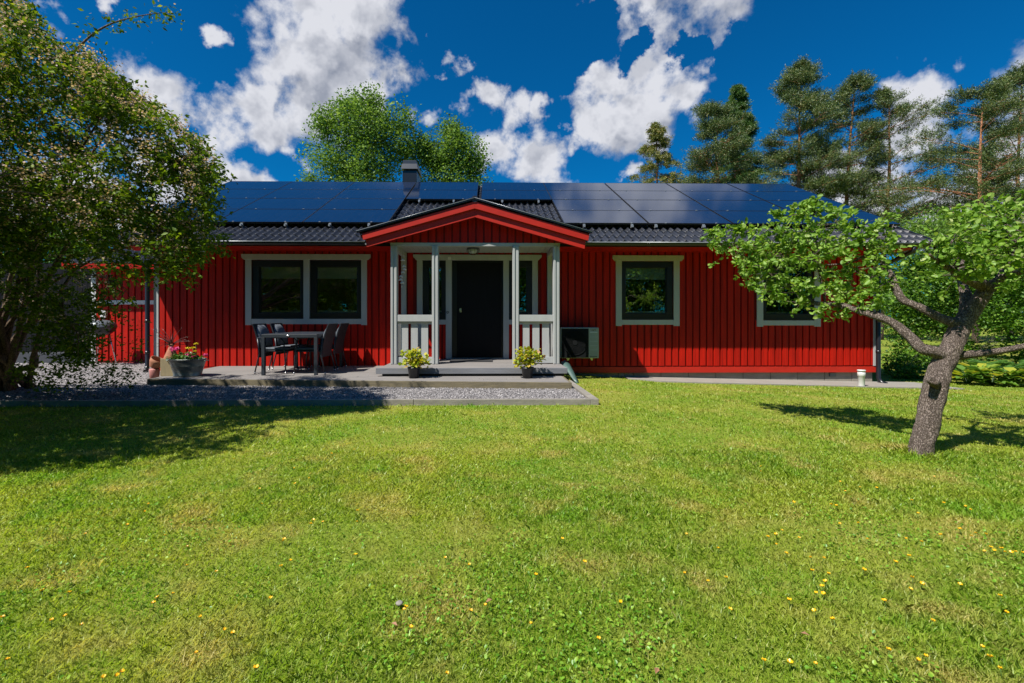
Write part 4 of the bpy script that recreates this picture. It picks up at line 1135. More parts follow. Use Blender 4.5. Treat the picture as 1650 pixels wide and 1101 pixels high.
# zinc tub with flowers
tubx, tuby = fx(302.5, 8.02), 8.02
zt_ = thing('flower_tub', 'oval galvanised zinc tub planted with pink and yellow flowers', 'planter', (tubx, tuby, DKZ))
b = MB(); b.lathe((tubx, tuby, DKZ), [(.001, .002), (.225, .002), (.232, .02), (.222, .03), (.262, .17), (.268, .175), (.266, .185), (.298, .285), (.308, .290), (.308, .302), (.296, .302), (.284, .27), (.1, .26), (.001, .26)], 40, sy=.72)
b.build('tub', 'zinc', zt_)
for s in (-1, 1):
    b = MB(); b.tube([(tubx + s * .30, tuby - .05, DKZ + .27), (tubx + s * .335, tuby - .045, DKZ + .27), (tubx + s * .335, tuby + .045, DKZ + .27), (tubx + s * .30, tuby + .05, DKZ + .27)], .007, 6); b.build('handle', 'zinc', zt_)
b = MB(); b.lathe((tubx, tuby, DKZ), [(.285, .262), (.001, .275)], 30, sy=.72); b.build('soil', 'soil', zt_)
Pn = foliage_blob(520, (tubx - .02, tuby, DKZ + .30), .29, .19, .13, .3); Pn = Pn[Pn[:, 2] > DKZ + .27]
cc_, fs, nv = leaves(Pn, .05, .9, .0, .8, .1, True); np_mesh('foliage', cc_, fs, nv, 'geran', zt_, NR.uniform(0, 1, len(Pn)))
for px, py, r_ in ((277, 563, .055), (304, 571, .05), (331, 572, .04), (312, 575, .03), (285, 562, .045)):
    q = P(px, py, tuby - .06); Pn = foliage_blob(70, q, r_, r_, r_ * .6, .3); cc_, fs, nv = leaves(Pn, .022, .9, 0, .6, .1, True); np_mesh('pink_bloom', cc_, fs, nv, 'gflower', zt_, NR.uniform(0, 1, len(Pn)))
b = MB()
for px, py in ((303, 561), (311, 560.5), (316, 554), (314, 566)):
    q = P(px, py, tuby); Pn = foliage_blob(50, q, .042, .03, .014, .2); cc_, fs, nv = leaves(Pn, .018, .9, 0, .9, .1, True); np_mesh('yellow_bloom', cc_, fs, nv, 'yflower', zt_, NR.uniform(0, 1, len(Pn)))
    b.tube([(q.x, tuby, DKZ + .26), tuple(q)], .004, 5)
b.build('stems', 'geran', zt_)

# timber block planter, ribbed clay pot with red blades, hanging clay pot
wb = MB(); y0 = 8.0; x0_, x1_ = fx(258, y0), fx(281, y0)
wb.box(x0_, x1_, y0, y0 + .24, DKZ, DKZ + .30); g = wb.build('timber_block', 'woodpost', None, .006); tag(g, 'square block of treated timber standing left of the zinc tub', 'block')
cx_, cy_ = (x0_ + x1_) / 2 - .015, y0 + .12; zb_ = DKZ + .30
cp = thing('clay_pot', 'tapered clay pot holding thin red blades on top of the timber block', 'plant', (cx_, cy_, zb_))
prof = [(.11, 0)]
for k in range(5): prof += [(.112 - k * .017, .012 + k * .042), (.100 - k * .017, .036 + k * .042)]
prof += [(.036, .215), (.044, .225), (.044, .25), (.03, .25), (.024, .22)]
b = MB(); b.lathe((cx_, cy_, zb_), prof, 26); b.build('pot', 'terracotta', cp)
b = MB(); cols_ = []
blade = []
for k in range(17):
    a = R.uniform(0, 2 * PI); ln = R.uniform(.28, .52); e = R.uniform(.15, 1.35)
    pts = []; 
    for i in range(6):
        f = i / 5; rr = ln * f; pts.append(Vector((cx_ + math.cos(a) * rr * math.cos(e * (1 - .25 * f)), cy_ + math.sin(a) * rr * math.cos(e) * .7, zb_ + .23 + rr * math.sin(e) - .12 * f * f * math.cos(e))))
    b.tube(pts, [.006, .007, .006, .005, .003, .001], 4)
b.build('blades', 'cord', cp)
hp2 = thing('clay_jar', 'pink clay jar with a slanting brown rim on the gravel beside the deck', 'pot', (fx(247, 8.15), 8.15, GRAVEL_Z))
x = fx(249, 8.1); b = MB(); b.lathe((x, 8.1, GRAVEL_Z), [(.001, 0), (.065, 0), (.078, .2), (.07, .22), (.001, .21)], 20); b.build('jar', 'pinkpot', hp2)
b = MB(); b.lathe((0, 0, 0), [(.065, -.05), (.11, .05), (.118, .11), (.108, .11), (.1, .06)], 18); o = b.build('rim', 'terracotta', hp2)
o.matrix_basis = Matrix.Translation((x + .01, 8.1, GRAVEL_Z + .29)) @ Matrix.Rotation(.55, 4, 'Y')

# left: red outbuilding wall, dark plank fence, grill
ob = thing('outbuilding', 'red wooden outbuilding with pale trim behind the gravel yard', 'shed', (-8.6, 11.5, -1.1))
OY = 11.5; ox0 = fx(149, OY)
b = MB(); b.box(ox0, -6.99, OY, OY + .1, -1.15, 1.42); b.box(ox0, ox0 + .1, OY + .1, 15.5, -1.15, 1.42); b.build('wall_panel', 'red_back', ob)
b = MB(); siding(b, ox0 + .12, -7.0, -1.06, 1.40, [(ox0 - .1, -7.0, .33, .42)], pitch=.16, yb=OY, yf=OY - .022); b.build('wall', 'red', ob, .003)
b = MB(); b.box(ox0 - .01, ox0 + .105, OY - .03, OY, -1.08, 1.42); b.build('corner_board', 'white_pl', ob, .002)
b = MB(); b.box(ox0 + .12, -7.2, OY - .034, OY - .001, .325, .425); b.build('trim_board', 'white_pl', ob, .002)
V1 = tiles((ox0 - .3, OY - .5, 1.30), (1, 0, 0), Vector((0, 1, .33)).normalized(), Vector((0, -.33, 1)).normalized(), -7.0 - ox0 + .28, 4.4)
tile_obj('roof', [V1], ob)
b = MB(); b.box(ox0 - .3, -7.05, OY - .49, OY - .46, 1.16, 1.30); b.build('fascia', 'red', ob)
b = MB(); b.box(fx(166, OY), fx(175, OY), OY - .09, OY - .023, fz(170, 512, OY), fz(170, 500, OY)); b.tube([(fx(170, OY), OY - .05, fz(170, 512, OY)), (fx(170, OY), OY - .05, fz(170, 520, OY))], .02, 8); b.build('wall_lamp', 'white_pl', ob, .006)
# grill
gx_, gy_ = fx(164, 10.9), 10.9
gr = thing('barbecue', 'barbecue with grey domed lid standing against the red outbuilding', 'barbecue', (gx_, gy_, GRAVEL_Z))
b = MB(); b.lathe((gx_, gy_, 0), [(.29, -.22), (.275, -.15), (.21, -.09), (.1, -.06), (.001, -.055)], 24); b.build('lid', 'grill', gr)
b = MB(); b.lathe((gx_, gy_, 0), [(.001, -.42), (.15, -.40), (.25, -.31), (.285, -.225)], 24); b.build('bowl', 'metal_black', gr)
b = MB(); b.tube([(gx_ - .06, gy_ - .02, -.06), (gx_ - .05, gy_ - .02, -.02), (gx_ + .05, gy_ - .02, -.02), (gx_ + .06, gy_ - .02, -.06)], .01, 6); b.build('handle', 'black', gr)
for k in range(3):
    a = 2 * PI * k / 3 + .5; b = MB(); b.tube([(gx_ + .14 * math.cos(a), gy_ + .14 * math.sin(a), -.38), (gx_ + .27 * math.cos(a), gy_ + .27 * math.sin(a), GRAVEL_Z)], .012, 6); b.build('leg', 'chrome', gr)
# plank fence on a grey plinth
pfn = thing('plank_fence', 'dark grey plank fence on a low plinth at the left behind the yard', 'fence', (-13, 11.6, -1.1))
b = MB(); x = -24
while x < ox0 - .16: b.box(x, x + .118, 11.60 + R.uniform(-.003, .003), 11.625, -.86, 1.35 + R.uniform(-.004, .004)); x += .125
b.build('planks', 'plankgrey', pfn, .002)
b = MB(); b.box(-24, ox0 - .03, 11.5, 11.7, -1.3, -.87); b.build('plinth', 'plinth', pfn, .005)
# ------------------------------------------------------------------ trees and shrubs
def limb(b, pts, rs, n=10, jit=.10, sub=3, wob=.01):
    """smooth, gnarled limb through the given points"""
    pts = [Vector(p) for p in pts]; out = []; ro = []
    for i in range(len(pts) - 1):
        p0 = pts[max(i - 1, 0)]; p1 = pts[i]; p2 = pts[i + 1]; p3 = pts[min(i + 2, len(pts) - 1)]
        for k in range(sub):
            t = k / sub
            q = .5 * ((2 * p1) + (-p0 + p2) * t + (2 * p0 - 5 * p1 + 4 * p2 - p3) * t * t + (-p0 + 3 * p1 - 3 * p2 + p3) * t ** 3)
            q = q + Vector((R.uniform(-wob, wob), R.uniform(-wob, wob), R.uniform(-wob, wob))) * (rs[i] / .05) * (.25 if n >= 16 else 1)
            out.append(q); ro.append((rs[i] * (1 - t) + rs[i + 1] * t) * (1 if n >= 16 else 1 + R.uniform(-.05, .07)))
    out.append(pts[-1]); ro.append(rs[-1])
    b.tube(out, ro, n, jit=jit)
    return out

# apple tree on the lawn ---------------------------------------------
ax_, ay_ = fx(1482, 3.81), 3.81
ap = thing('apple_tree', 'small gnarled apple tree with a leaning trunk on the right of the lawn', 'tree', (ax_, ay_, gz(ax_, ay_)))
b = MB()
TR = [(1478, 775, 3.82, .118), (1480, 752, 3.82, .112), (1482, 735, 3.81, .102), (1486, 712, 3.81, .092), (1497, 670, 3.82, .087), (1507, 625, 3.83, .092), (1516, 595, 3.84, .092), (1530, 565, 3.85, .086), (1545, 535, 3.86, .084), (1560, 507, 3.87, .074), (1582, 478, 3.86, .062), (1590, 462, 3.85, .056)]
limb(b, [P(a, c, y) for a, c, y, r_ in TR], [r_ * .88 for *_, r_ in TR], 40, .13, 9, .003)
LB = []
def lm(spec, n=12, jit=.12):
    pts = [P(a, c, y) for a, c, y, r_ in spec]; LB.append([(p, r_[3]) for p, r_ in zip(pts, spec)])
    limb(b, pts, [r_[3] * .95 for r_ in spec], n * 2, jit, 8, .004)
lm([(1590, 462, 3.85, .052), (1570, 455, 3.83, .046), (1549, 445, 3.8, .040), (1533, 434, 3.75, .028), (1512, 424, 3.68, .015), (1498, 410, 3.6, .008)])
lm([(1588, 468, 3.85, .052), (1606, 455, 3.82, .040), (1618, 446, 3.78, .034), (1645, 438, 3.7, .026), (1690, 425, 3.6, .018), (1740, 400, 3.5, .009)])
lm([(1606, 455, 3.84, .034), (1625, 425, 3.9, .024), (1640, 400, 3.95, .016), (1655, 370, 4.0, .008)])
lm([(1556, 512, 3.88, .056), (1557, 482, 3.97, .045), (1553, 465, 4.02, .036), (1548, 440, 4.1, .024), (1560, 400, 4.2, .012)])
lm([(1549, 527, 3.86, .055), (1535, 520, 3.87, .045), (1506, 508, 3.92, .037), (1477, 493, 3.98, .033), (1456, 484, 4.04, .033), (1443, 465, 4.08, .030), (1438, 447, 4.12, .026), (1422, 424, 4.2, .020), (1400, 412, 4.3, .014), (1365, 424, 4.5, .010), (1320, 428, 4.7, .006)])
lm([(1520, 575, 3.84, .062), (1506, 567, 3.84, .050), (1485, 561, 3.88, .046), (1464, 541, 3.95, .042), (1439, 521, 4.03, .038), (1414, 510, 4.1, .034), (1381, 500, 4.25, .030), (1356, 492, 4.38, .027), (1330, 490, 4.5, .024), (1308, 487, 4.62, .022), (1289, 471, 4.7, .020), (1272, 462, 4.8, .017), (1255, 450, 4.88, .013), (1225, 425, 5.0, .008)])
lm([(1289, 471, 4.7, .012), (1270, 472, 4.75, .008), (1251, 471, 4.8, .004)], 8)
lm([(1535, 574, 3.85, .056), (1545, 573, 3.84, .040), (1569, 571, 3.80, .032), (1610, 566, 3.72, .027), (1650, 558, 3.62, .023), (1720, 540, 3.5, .016), (1800, 510, 3.4, .008)])
lm([(1424, 428, 4.2, .012), (1430, 390, 4.3, .008), (1440, 362, 4.4, .004)], 8)
lm([(1255, 450, 4.88, .009), (1215, 420, 5.0, .007), (1180, 405, 5.05, .005), (1150, 390, 5.05, .003)], 8)
lm([(1330, 490, 4.5, .010), (1320, 440, 4.6, .008), (1300, 380, 4.7, .006), (1290, 345, 4.7, .003)], 8)
lm([(1620, 405, 3.6, .010), (1637, 390, 3.55, .009), (1650, 378, 3.5, .006)], 8)
# cut branch stub
q0 = P(1508, 620, 3.78); q1 = P(1502, 613, 3.70)
b.tube([q0, q1 + Vector((0, .012, 0)), q1], [.036, .029, .022], 12, jit=.05)
apt = b.build('trunk', 'bark_apple', ap)
# crown clusters: px, py, Y, r
CL = [(1158, 385, 5.05, .16), (1180, 400, 5.0, .20), (1200, 375, 5.0, .14), (1205, 430, 4.95, .20), (1225, 400, 4.9, .24), (1240, 440, 4.85, .22), (1255, 375, 4.8, .18), (1262, 415, 4.8, .24),
      (1285, 345, 4.75, .13), (1295, 335, 4.7, .10), (1312, 330, 4.7, .08), (1285, 395, 4.7, .22), (1275, 460, 4.75, .18), (1245, 470, 4.85, .13), (1215, 460, 4.9, .12), (1310, 370, 4.6, .18), (1315, 420, 4.6, .22), (1330, 395, 4.5, .2),
      (1345, 360, 4.5, .15), (1360, 400, 4.4, .2), (1345, 440, 4.5, .19), (1380, 365, 4.35, .15), (1390, 400, 4.3, .18), (1375, 435, 4.35, .18), (1300, 465, 4.6, .13), (1330, 470, 4.5, .12),
      (1410, 380, 4.25, .14), (1420, 360, 4.25, .10), (1410, 420, 4.2, .16), (1400, 450, 4.2, .16), (1365, 470, 4.4, .11), (1430, 455, 4.1, .10), (1395, 478, 4.2, .09), (1340, 340, 4.6, .06),
      (1520, 420, 3.65, .13), (1512, 398, 3.65, .08), (1535, 385, 3.6, .15), (1560, 405, 3.6, .16), (1550, 365, 3.65, .13), (1585, 375, 3.6, .16), (1590, 420, 3.55, .15), (1620, 360, 3.6, .15),
      (1625, 400, 3.5, .15), (1655, 370, 3.5, .16), (1650, 415, 3.45, .17), (1600, 345, 3.8, .12), (1645, 340, 3.8, .14), (1700, 380, 3.4, .25), (1690, 430, 3.4, .2), (1740, 400, 3.3, .25), (1570, 435, 3.6, .1),
      (1540, 345, 3.8, .06), (1250, 480, 4.8, .10), (1290, 488, 4.65, .10), (1322, 500, 4.5, .08), (1358, 500, 4.35, .09), (1402, 492, 4.15, .08), (1190, 372, 5.0, .07), (1148, 372, 5.05, .05), (1300, 326, 4.7, .05), (1575, 340, 3.8, .08),
      (1250, 345, 4.8, .05), (1315, 345, 4.65, .1), (1800, 480, 3.3, .2), (1720, 500, 3.4, .15), (1550, 440, 4.4, .2), (1600, 400, 4.5, .25), (1650, 400, 4.5, .3)]
lp_all = [(p, r_) for l in LB for (p, r_) in l]
Pn = []; b = MB(); 
for (px, py, Y, r_) in CL:
    c = P(px, py, Y); src = min(lp_all, key=lambda q: (q[0] - c).length)[0]
    b.tube([src, src.lerp(c, .5) + Vector((0, 0, R.uniform(-.03, .05))), c], [.007, .005, .003], 5)
    nt_ = max(8, int(17 * (r_ / .18) ** 2))
    for k in range(nt_):
        d = Vector(unit(NR.normal(size=3))) ; e = c + Vector((d.x, d.y * 1.1, d.z * .85)) * r_ * NR.uniform(.25, 1.5)
        b.tube([c.lerp(e, .15), e], [.0032, .0016], 3, cap=False)
        m = int(NR.integers(8, 14)); Pn.append(np.array(c.lerp(e, .75))[None] + np.outer(NR.uniform(0, .5, m), np.array(e - c)) + NR.normal(size=(m, 3)) * .014)
b.build('twigs', 'bark_apple', ap)
Pn = np.concatenate(Pn)
cc_, fs, nv = leaves(Pn, .049, .62, .25, .15, .22, True, out_from=Pn - np.array([0, 0, .1]) + NR.normal(size=Pn.shape) * .15)
np_mesh('crown', cc_, fs, nv, 'apple', ap, NR.beta(1.6, 2, len(Pn)))

# large flowering shrub at the left ------------------------------------
OUT = [(-30, -60), (20, 2), (52, 8), (66, 60), (100, 88), (150, 104), (205, 132), (195, 150), (240, 170), (268, 195), (318, 226), (332, 250), (352, 270), (340, 300), (352, 330), (345, 360), (358, 400), (335, 420), (335, 440), (292, 452), (275, 470), (235, 478), (180, 503), (152, 560), (115, 605), (85, 575), (60, 560), (0, 480), (-30, 480)]
def inside(x, y, poly):
    r_ = np.zeros(len(x), bool); n = len(poly)
    for i in range(n):
        (x1, y1), (x2, y2) = poly[i], poly[(i + 1) % n]
        c = ((y1 > y) != (y2 > y)) & (x < (x2 - x1) * (y - y1) / (y2 - y1 + 1e-9) + x1); r_ ^= c
    return r_
sh = thing('flowering_shrub', 'large overhanging shrub with small pink blossom at the left edge', 'shrub', (-7.7, 7.3, GRAVEL_Z))
def px_np(px, py, Y):
    u = (px - 801) / FO; X = Y * (u + T) / (1 - u * T); Z = (512 - py) / FO * CA * (Y + X * T); return np.stack([X, Y, Z], -1)
# arching stems: base -> clusters
n = 3700
px = NR.uniform(-30, 360, n); py = NR.uniform(-60, 605, n); k = inside(px + 12 * (px > 150), py, OUT); px, py = px[k], py[k]
edge = np.clip((px - 120) / 240, 0, 1)
Y = NR.uniform(4.2 + edge * .5, 6.5 - edge * .9); low = py > 440; Y[low] = NR.uniform(5.4, 6.6, low.sum())
cen = px_np(px, py, Y)
# outside the frame: the shrub continues to the left and towards the camera
n2 = 8000; t_ = NR.uniform(0, 1, n2)
X2 = NR.uniform(-7.6, -3.3, n2); Y2 = NR.uniform(2.2, 6.2, n2); Z2 = NR.uniform(-.6, 3.2, n2)
u2 = (X2 / Y2); off = (u2 < -1.12) & (Z2 < 1.7 + .45 * (Y2 - 3) + .4 * (-X2 - 4)) & (Y2 > 2.3 + .25 * (X2 + 6)) & (Z2 > -.2 + .5 * (4 - Y2))
cen2 = np.stack([X2, Y2, Z2], -1)[off]
# thin the crown into clumps so that gaps remain
def clump(c, thr, sc=1.6, seed=0):
    a = np.sin(c[:, 0] * sc * 2.1 + seed) + np.sin(c[:, 1] * sc * 1.7 + 1.3 + seed) + np.sin(c[:, 2] * sc * 2.9 + 2.1) + np.sin((c[:, 0] + c[:, 2]) * sc * 3.7)
    return a > thr
cen = cen[clump(cen, -.35)]
ex_ = []
for i in range(80):
    k = R.randrange(3, 16); a_, b_ = OUT[k], OUT[k + 1]; f = R.random(); ex_.append(tuple(P(a_[0] + (b_[0] - a_[0]) * f + R.uniform(-22, 4), a_[1] + (b_[1] - a_[1]) * f + R.uniform(-14, 10), R.uniform(4.7, 5.7))))
cen = np.concatenate([cen, np.array(ex_)])
ncen = len(cen); cen = np.concatenate([cen, cen2])
base = Vector((-7.75, 7.35, GRAVEL_Z - .05))
stems = MB(); hubs = []
for k in range(34):
    c = Vector(cen[R.randrange(len(cen))]); c.z = max(c.z, -.2)
    b0 = base + Vector((R.uniform(-.6, .5), R.uniform(-.4, .2), 0)); mid = b0.lerp(c, .45) + Vector((0, 0, .5 + R.uniform(0, .5)))
    pts = limb(stems, [b0, b0.lerp(mid, .5) + Vector((0, 0, .12)), mid, mid.lerp(c, .6) + Vector((0, 0, .1)), c], [R.uniform(.03, .05), .032, .022, .012, .005], 8, .06, 4, .01)
    hubs += pts[5:]
# two low limbs seen against the gravel
lowpts = [[(-6, 640, 7.2), (30, 597, 7.15), (57, 590, 7.1), (56, 570, 7.1), (62, 545, 7.05), (72, 505, 7.0), (100, 470, 6.9)],
          [(-20, 628, 7.3), (10, 590, 7.3), (25, 560, 7.25), (45, 530, 7.2), (75, 500, 7.1), (110, 450, 6.9), (160, 380, 6.5)],
          [(-12, 615, 7.2), (-2, 560, 7.2), (8, 500, 7.1), (20, 440, 6.9), (60, 360, 6.5)],
          [(-14, 600, 7.2), (30, 540, 7.1), (60, 500, 7.0), (63, 440, 6.8), (60, 370, 6.6)],
          [(8, 618, 7.1), (30, 611, 7.0), (50, 615, 6.9)]]
for l in lowpts:
    pts = limb(stems, [P(*q) for q in l], [.055, .042, .036, .03, .025, .02, .012][:len(l)] if len(l) > 3 else [.03, .02, .008], 8, .08, 3, .01); hubs += pts[6:]
spray = [P(x_, y_, 5.2) for x_, y_ in ((105, 100), (125, 78), (150, 55), (180, 38), (215, 28), (250, 22), (272, 20))]
limb(stems, spray, [.014, .012, .010, .008, .006, .004, .002], 6, 0, 3, 0)
hub = np.array([tuple(h) for h in hubs])
for c in cen[:ncen:3]:
    j = np.argmin(((hub - c) ** 2).sum(1)); a = Vector(hub[j]); c = Vector(c)
    if (c - a).length < .8: stems.tube([a, a.lerp(c, .5) + Vector((0, 0, .06)), c], [.008, .005, .002], 4, cap=False)
stems.build('stems', 'bark_shrub', sh)
m = 34
sd_ = NR.normal(size=(len(cen), 4, 3)); sd_[..., 2] = sd_[..., 2] * .7 - .15; sd_[..., 0] += .25; sd_ = unit(sd_) * NR.uniform(.12, .26, (len(cen), 4, 1))
f_ = NR.uniform(0, 1, (len(cen), 4, 9, 1))
Pn = (cen[:, None, None, :] + sd_[:, :, None, :] * f_ - np.array([0, 0, .05]) * f_ ** 2 + NR.normal(size=(len(cen), 4, 9, 3)) * .014).reshape(-1, 3)
sp = np.concatenate([np.array(p)[None, :] + NR.normal(size=(16, 3)) * .06 for i, p in enumerate(spray) for _ in (0, 1)])
hang = []
for i in range(110):      # hanging tips over the gravel
    q = P(R.choice([R.uniform(95, 145), R.uniform(155, 215), R.uniform(60, 100), R.uniform(20, 60)]), R.uniform(590, 625), R.uniform(6.4, 6.9)); hang.append(np.array(q) + NR.normal(size=(9, 3)) * np.array([.035, .035, .06]))
for i in range(40):
    q = P(R.uniform(120, 235), R.uniform(480, 600), R.uniform(6.4, 6.9)); hang.append(np.array(q) + NR.normal(size=(9, 3)) * np.array([.05, .05, .06]))
Pn = np.concatenate([Pn, sp] + hang)
cc_, fs, nv = leaves(Pn, .055, .52, .35, .5, .15, False)
np_mesh('crown', cc_, fs, nv, 'kolk', sh, NR.beta(1.5, 2.2, len(Pn)))
fc_ = cen[:ncen][NR.uniform(size=ncen) < np.clip((cen[:ncen, 2] + .2) / 1.2, .06, .9)]
Pf = (fc_[:, None, :] + NR.normal(size=(len(fc_), 24, 3)) * .045 + np.array([-.03, -.06, .07])).reshape(-1, 3)
Pf = np.concatenate([Pf, sp[::6] + np.array([0, 0, .03])])
cc_, fs, nv = leaves(Pf, .024, .8, 0, .6, .2, False); np_mesh('blossom', cc_, fs, nv, 'kflower', sh, NR.uniform(0, 1, len(Pf)))

# generic broadleaf tree / bush ---------------------------------------
def leafy(name, label, cat, base, blobs, n, size, mat, trunk=None, group=None, bark='bark_grey', aspect=.7, clumpr=.35, per=14, rmax=1.0, split=7, var=.3, kind=None):
    t = thing(name, label, cat, tuple(base), group)
    if split:
        nb_ = []
        for q in blobs:
            for k in range(split):
                u = unit(NR.normal(size=3)) * NR.uniform(.35, .75); f = NR.uniform(.38, .62)
                nb_.append((q[0] + u[0] * q[3], q[1] + u[1] * q[4], q[2] + u[2] * q[5], q[3] * f, q[4] * f, q[5] * f))
        blobs = nb_ + [(q[0], q[1], q[2], q[3] * .6, q[4] * .6, q[5] * .6) for q in blobs]
    vol = np.array([bl[3] * bl[4] * bl[5] for bl in blobs]); vol = vol ** .67; vol /= vol.sum()
    cs = []
    for bl, v in zip(blobs, vol): cs.append(foliage_blob(max(3, int(n / per * v)), bl[:3], bl[3], bl[4], bl[5], .35))
    cs = np.concatenate(cs)
    Pn = (cs[:, None, :] + NR.normal(size=(len(cs), per, 3)) * clumpr).reshape(-1, 3)
    cc_, fs, nv = leaves(Pn, size, aspect, .15, .6, .15, False)
    rv = np.repeat(NR.uniform(-var, var, len(cs)), per) + NR.beta(1.7, 2, len(Pn))
    np_mesh('crown' if trunk else 'foliage', cc_, fs, nv, mat, t, np.clip(rv, 0, 1))
    b = MB(); bv = Vector(base)
    top = Vector(trunk[0]) if trunk else Vector(blobs[0][:3])
    r0 = trunk[1] if trunk else .03
    if trunk:
        main = limb(b, [bv, bv.lerp(top, .35), bv.lerp(top, .7), top], [r0, r0 * .8, r0 * .5, r0 * .15], 9, .05, 3, .02)
    else: main = [bv, bv.lerp(top, .5)]
    for k in range(0, len(cs), max(1, len(cs) // (70 if trunk else 30))):
        c = Vector(cs[k]); h = min(main, key=lambda q: (q - c).length + abs(q.z - c.z + .3) * .5)
        b.tube([h, h.lerp(c, .5) + Vector((0, 0, .08 * (c - h).length)), c], [r0 * .22, r0 * .12, r0 * .03], 5, cap=False)
    b.build('trunk' if trunk else 'stems', bark, t)
    return t
def bl(px, py, Y, rpx, rpy, ry=None):
    """blob given where it stands: radius in the photo's pixels at that distance"""
    c = P(px, py, Y); s = Y / FO
    return (c.x, c.y, c.z, rpx * s, (ry if ry else rpx * s), rpy * s)
def gbase(px, Y): x = fx(px, Y); return (x, Y, gz(x, Y))

# aspens behind the ridge
Y = 26
leafy('aspen_tree', 'tall light green aspen behind the roof, left of the chimney', 'tree', gbase(590, Y),
      [bl(600, 170, Y, 40, 28), bl(545, 185, Y, 48, 30), bl(520, 215, Y, 26, 40), bl(580, 215, Y, 62, 45), bl(640, 200, Y, 34, 26), bl(545, 260, Y, 52, 40), bl(610, 265, Y, 60, 40), bl(655, 240, Y, 34, 30), bl(585, 320, Y, 70, 40), bl(500, 290, Y, 20, 12)],
      34000, .14, 'aspen', (P(592, 165, Y), .2), clumpr=.22, per=11, split=14)
leafy('aspen_tree', 'lower light green aspen behind the roof, right of the chimney', 'tree', gbase(728, Y + 1),
      [bl(730, 212, 27, 28, 20), bl(735, 250, 27, 45, 34), bl(700, 255, 27, 36, 34), bl(765, 272, 27, 24, 20), bl(680, 235, 27, 28, 20), bl(725, 300, 27, 60, 30)],
      21000, .14, 'aspen', (P(730, 210, 27), .16), clumpr=.22, per=11, split=14)

# pines -----------------------------------------------------------------
def needles(cs, per, ln, wd, up=.5, dirs=None, shoot=.3):
    n = len(cs) * per; dr = unit(np.repeat(dirs, per, axis=0) + np.array([0, 0, up]) + NR.normal(size=(n, 3)) * .12)
    o = np.repeat(cs, per, axis=0) + dr * NR.uniform(-.4, .6, n)[:, None] * shoot + NR.normal(size=(n, 3)) * .02
    d = unit(dr * .75 + unit(NR.normal(size=(n, 3))) * .9); l = ln * NR.uniform(.6, 1.2, n)[:, None]
    s = unit(np.cross(d, NR.normal(size=(n, 3)))) * wd
    return np.stack([o - s * .4, o + d * l * .5 - s, o + d * l, o + d * l * .5 + s], 1)
def conifer(name, label, px_b, px_t, py_t, Y, bottom, width, mat, kind='pine', lean=0., side=0., nb=34, dens=1., r0=.2, seed=1, group='pines behind the house'):
    rr = random.Random(seed); x0 = fx(px_b, Y); g0 = gz(x0, Y)
    top = P(px_t, py_t, Y); base = Vector((x0, Y, g0 - .1)); H = top.z - g0
    t = thing(name, label, 'tree', (x0, Y, g0), group)
    b = MB(); main = limb(b, [base, base.lerp(top, .3) + Vector((rr.uniform(-.15, .15), 0, 0)), base.lerp(top, .65) + Vector((rr.uniform(-.2, .2), 0, 0)), top], [r0, r0 * .8, r0 * .5, r0 * .06], 10, .04, 6, .01)
    cs = []
    for i in range(nb):
        f = (i + rr.random()) / nb; zz = bottom + (1 - bottom) * f
        j = min(len(main) - 1, int(zz * (len(main) - 1))); p = main[j].lerp(main[min(j + 1, len(main) - 1)], zz * (len(main) - 1) - j) if j < len(main) - 1 else main[j]
        a = rr.uniform(0, 2 * PI)
        if kind == 'pine':
            prof = (1 - f) ** .55 * (.55 + .6 * min(1, f * 3)); L_ = width * max(.14, prof) * rr.uniform(.6, 1.3) * (1 + side * math.cos(a))
            dz = L_ * (.30 * f + rr.uniform(-.02, .22)); sag = -.05 * L_
        else:
            L_ = width * (1 - f) ** .9 * rr.uniform(.8, 1.1) + .12; dz = -L_ * .22 + f * .25; sag = -.12 * L_
        d = Vector((math.cos(a), math.sin(a), 0)); e = p + d * L_ + Vector((0, 0, dz)); m = p.lerp(e, .5) + Vector((0, 0, sag if kind != 'pine' else L_ * .04))
        rb = max(.012, r0 * .22 * L_ / width)
        b.tube([p, m, e], [rb, rb * .6, rb * .2], 5, cap=False)
        nsub = int((8 if kind == 'pine' else 12) * max(.5, L_ / width) * 1.6) + 3
        for k in range(nsub):
            g = rr.uniform(.28, 1.0) if kind == 'pine' else rr.uniform(.12, 1)
            q = p.lerp(e, g) if g > .5 else p.lerp(m, g * 2)
            sd = d.cross(Vector((0, 0, 1))) * rr.choice((-1, 1)); sl_ = L_ * rr.uniform(.16, .52) * (1.25 - g * .6)
            e2 = q + (sd * .8 + d * .6).normalized() * sl_ + Vector((0, 0, sl_ * (rr.uniform(.05, .5) if kind == 'pine' else rr.uniform(-.6, -.1))))
            b.tube([q, e2], [rb * .35, rb * .12], 3, cap=False)
            nn_ = int(rr.randint(8, 13) * dens)
            for u_ in range(nn_):
                cs.append(tuple(q.lerp(e2, rr.uniform(.35, 1.08)) + Vector((rr.gauss(0, 1), rr.gauss(0, 1), rr.gauss(0, .75))) * (.17 if kind == 'pine' else .07)) + tuple((e2 - q).normalized() + d * .3))
        if kind == 'pine':
            for u_ in range(int(6 * dens)): cs.append(tuple(e + Vector((rr.gauss(0, 1), rr.gauss(0, 1), rr.gauss(0, .7))) * .16) + tuple(d))
    b.build('trunk', 'bark_pine', t)
    cs = np.array(cs); dirs_ = cs[:, 3:]; cs = cs[:, :3]; per = 12
    c = needles(cs, per, .13, .014, .55 if kind == 'pine' else -.15, dirs_, .42 if kind == 'pine' else .34)
    np_mesh('crown', c, [(0, 1, 2, 3)], 4, mat, t, np.clip(np.repeat(NR.uniform(-.32, .32, len(cs)), per) + NR.beta(2, 2, len(c)), 0, 1))
    return t
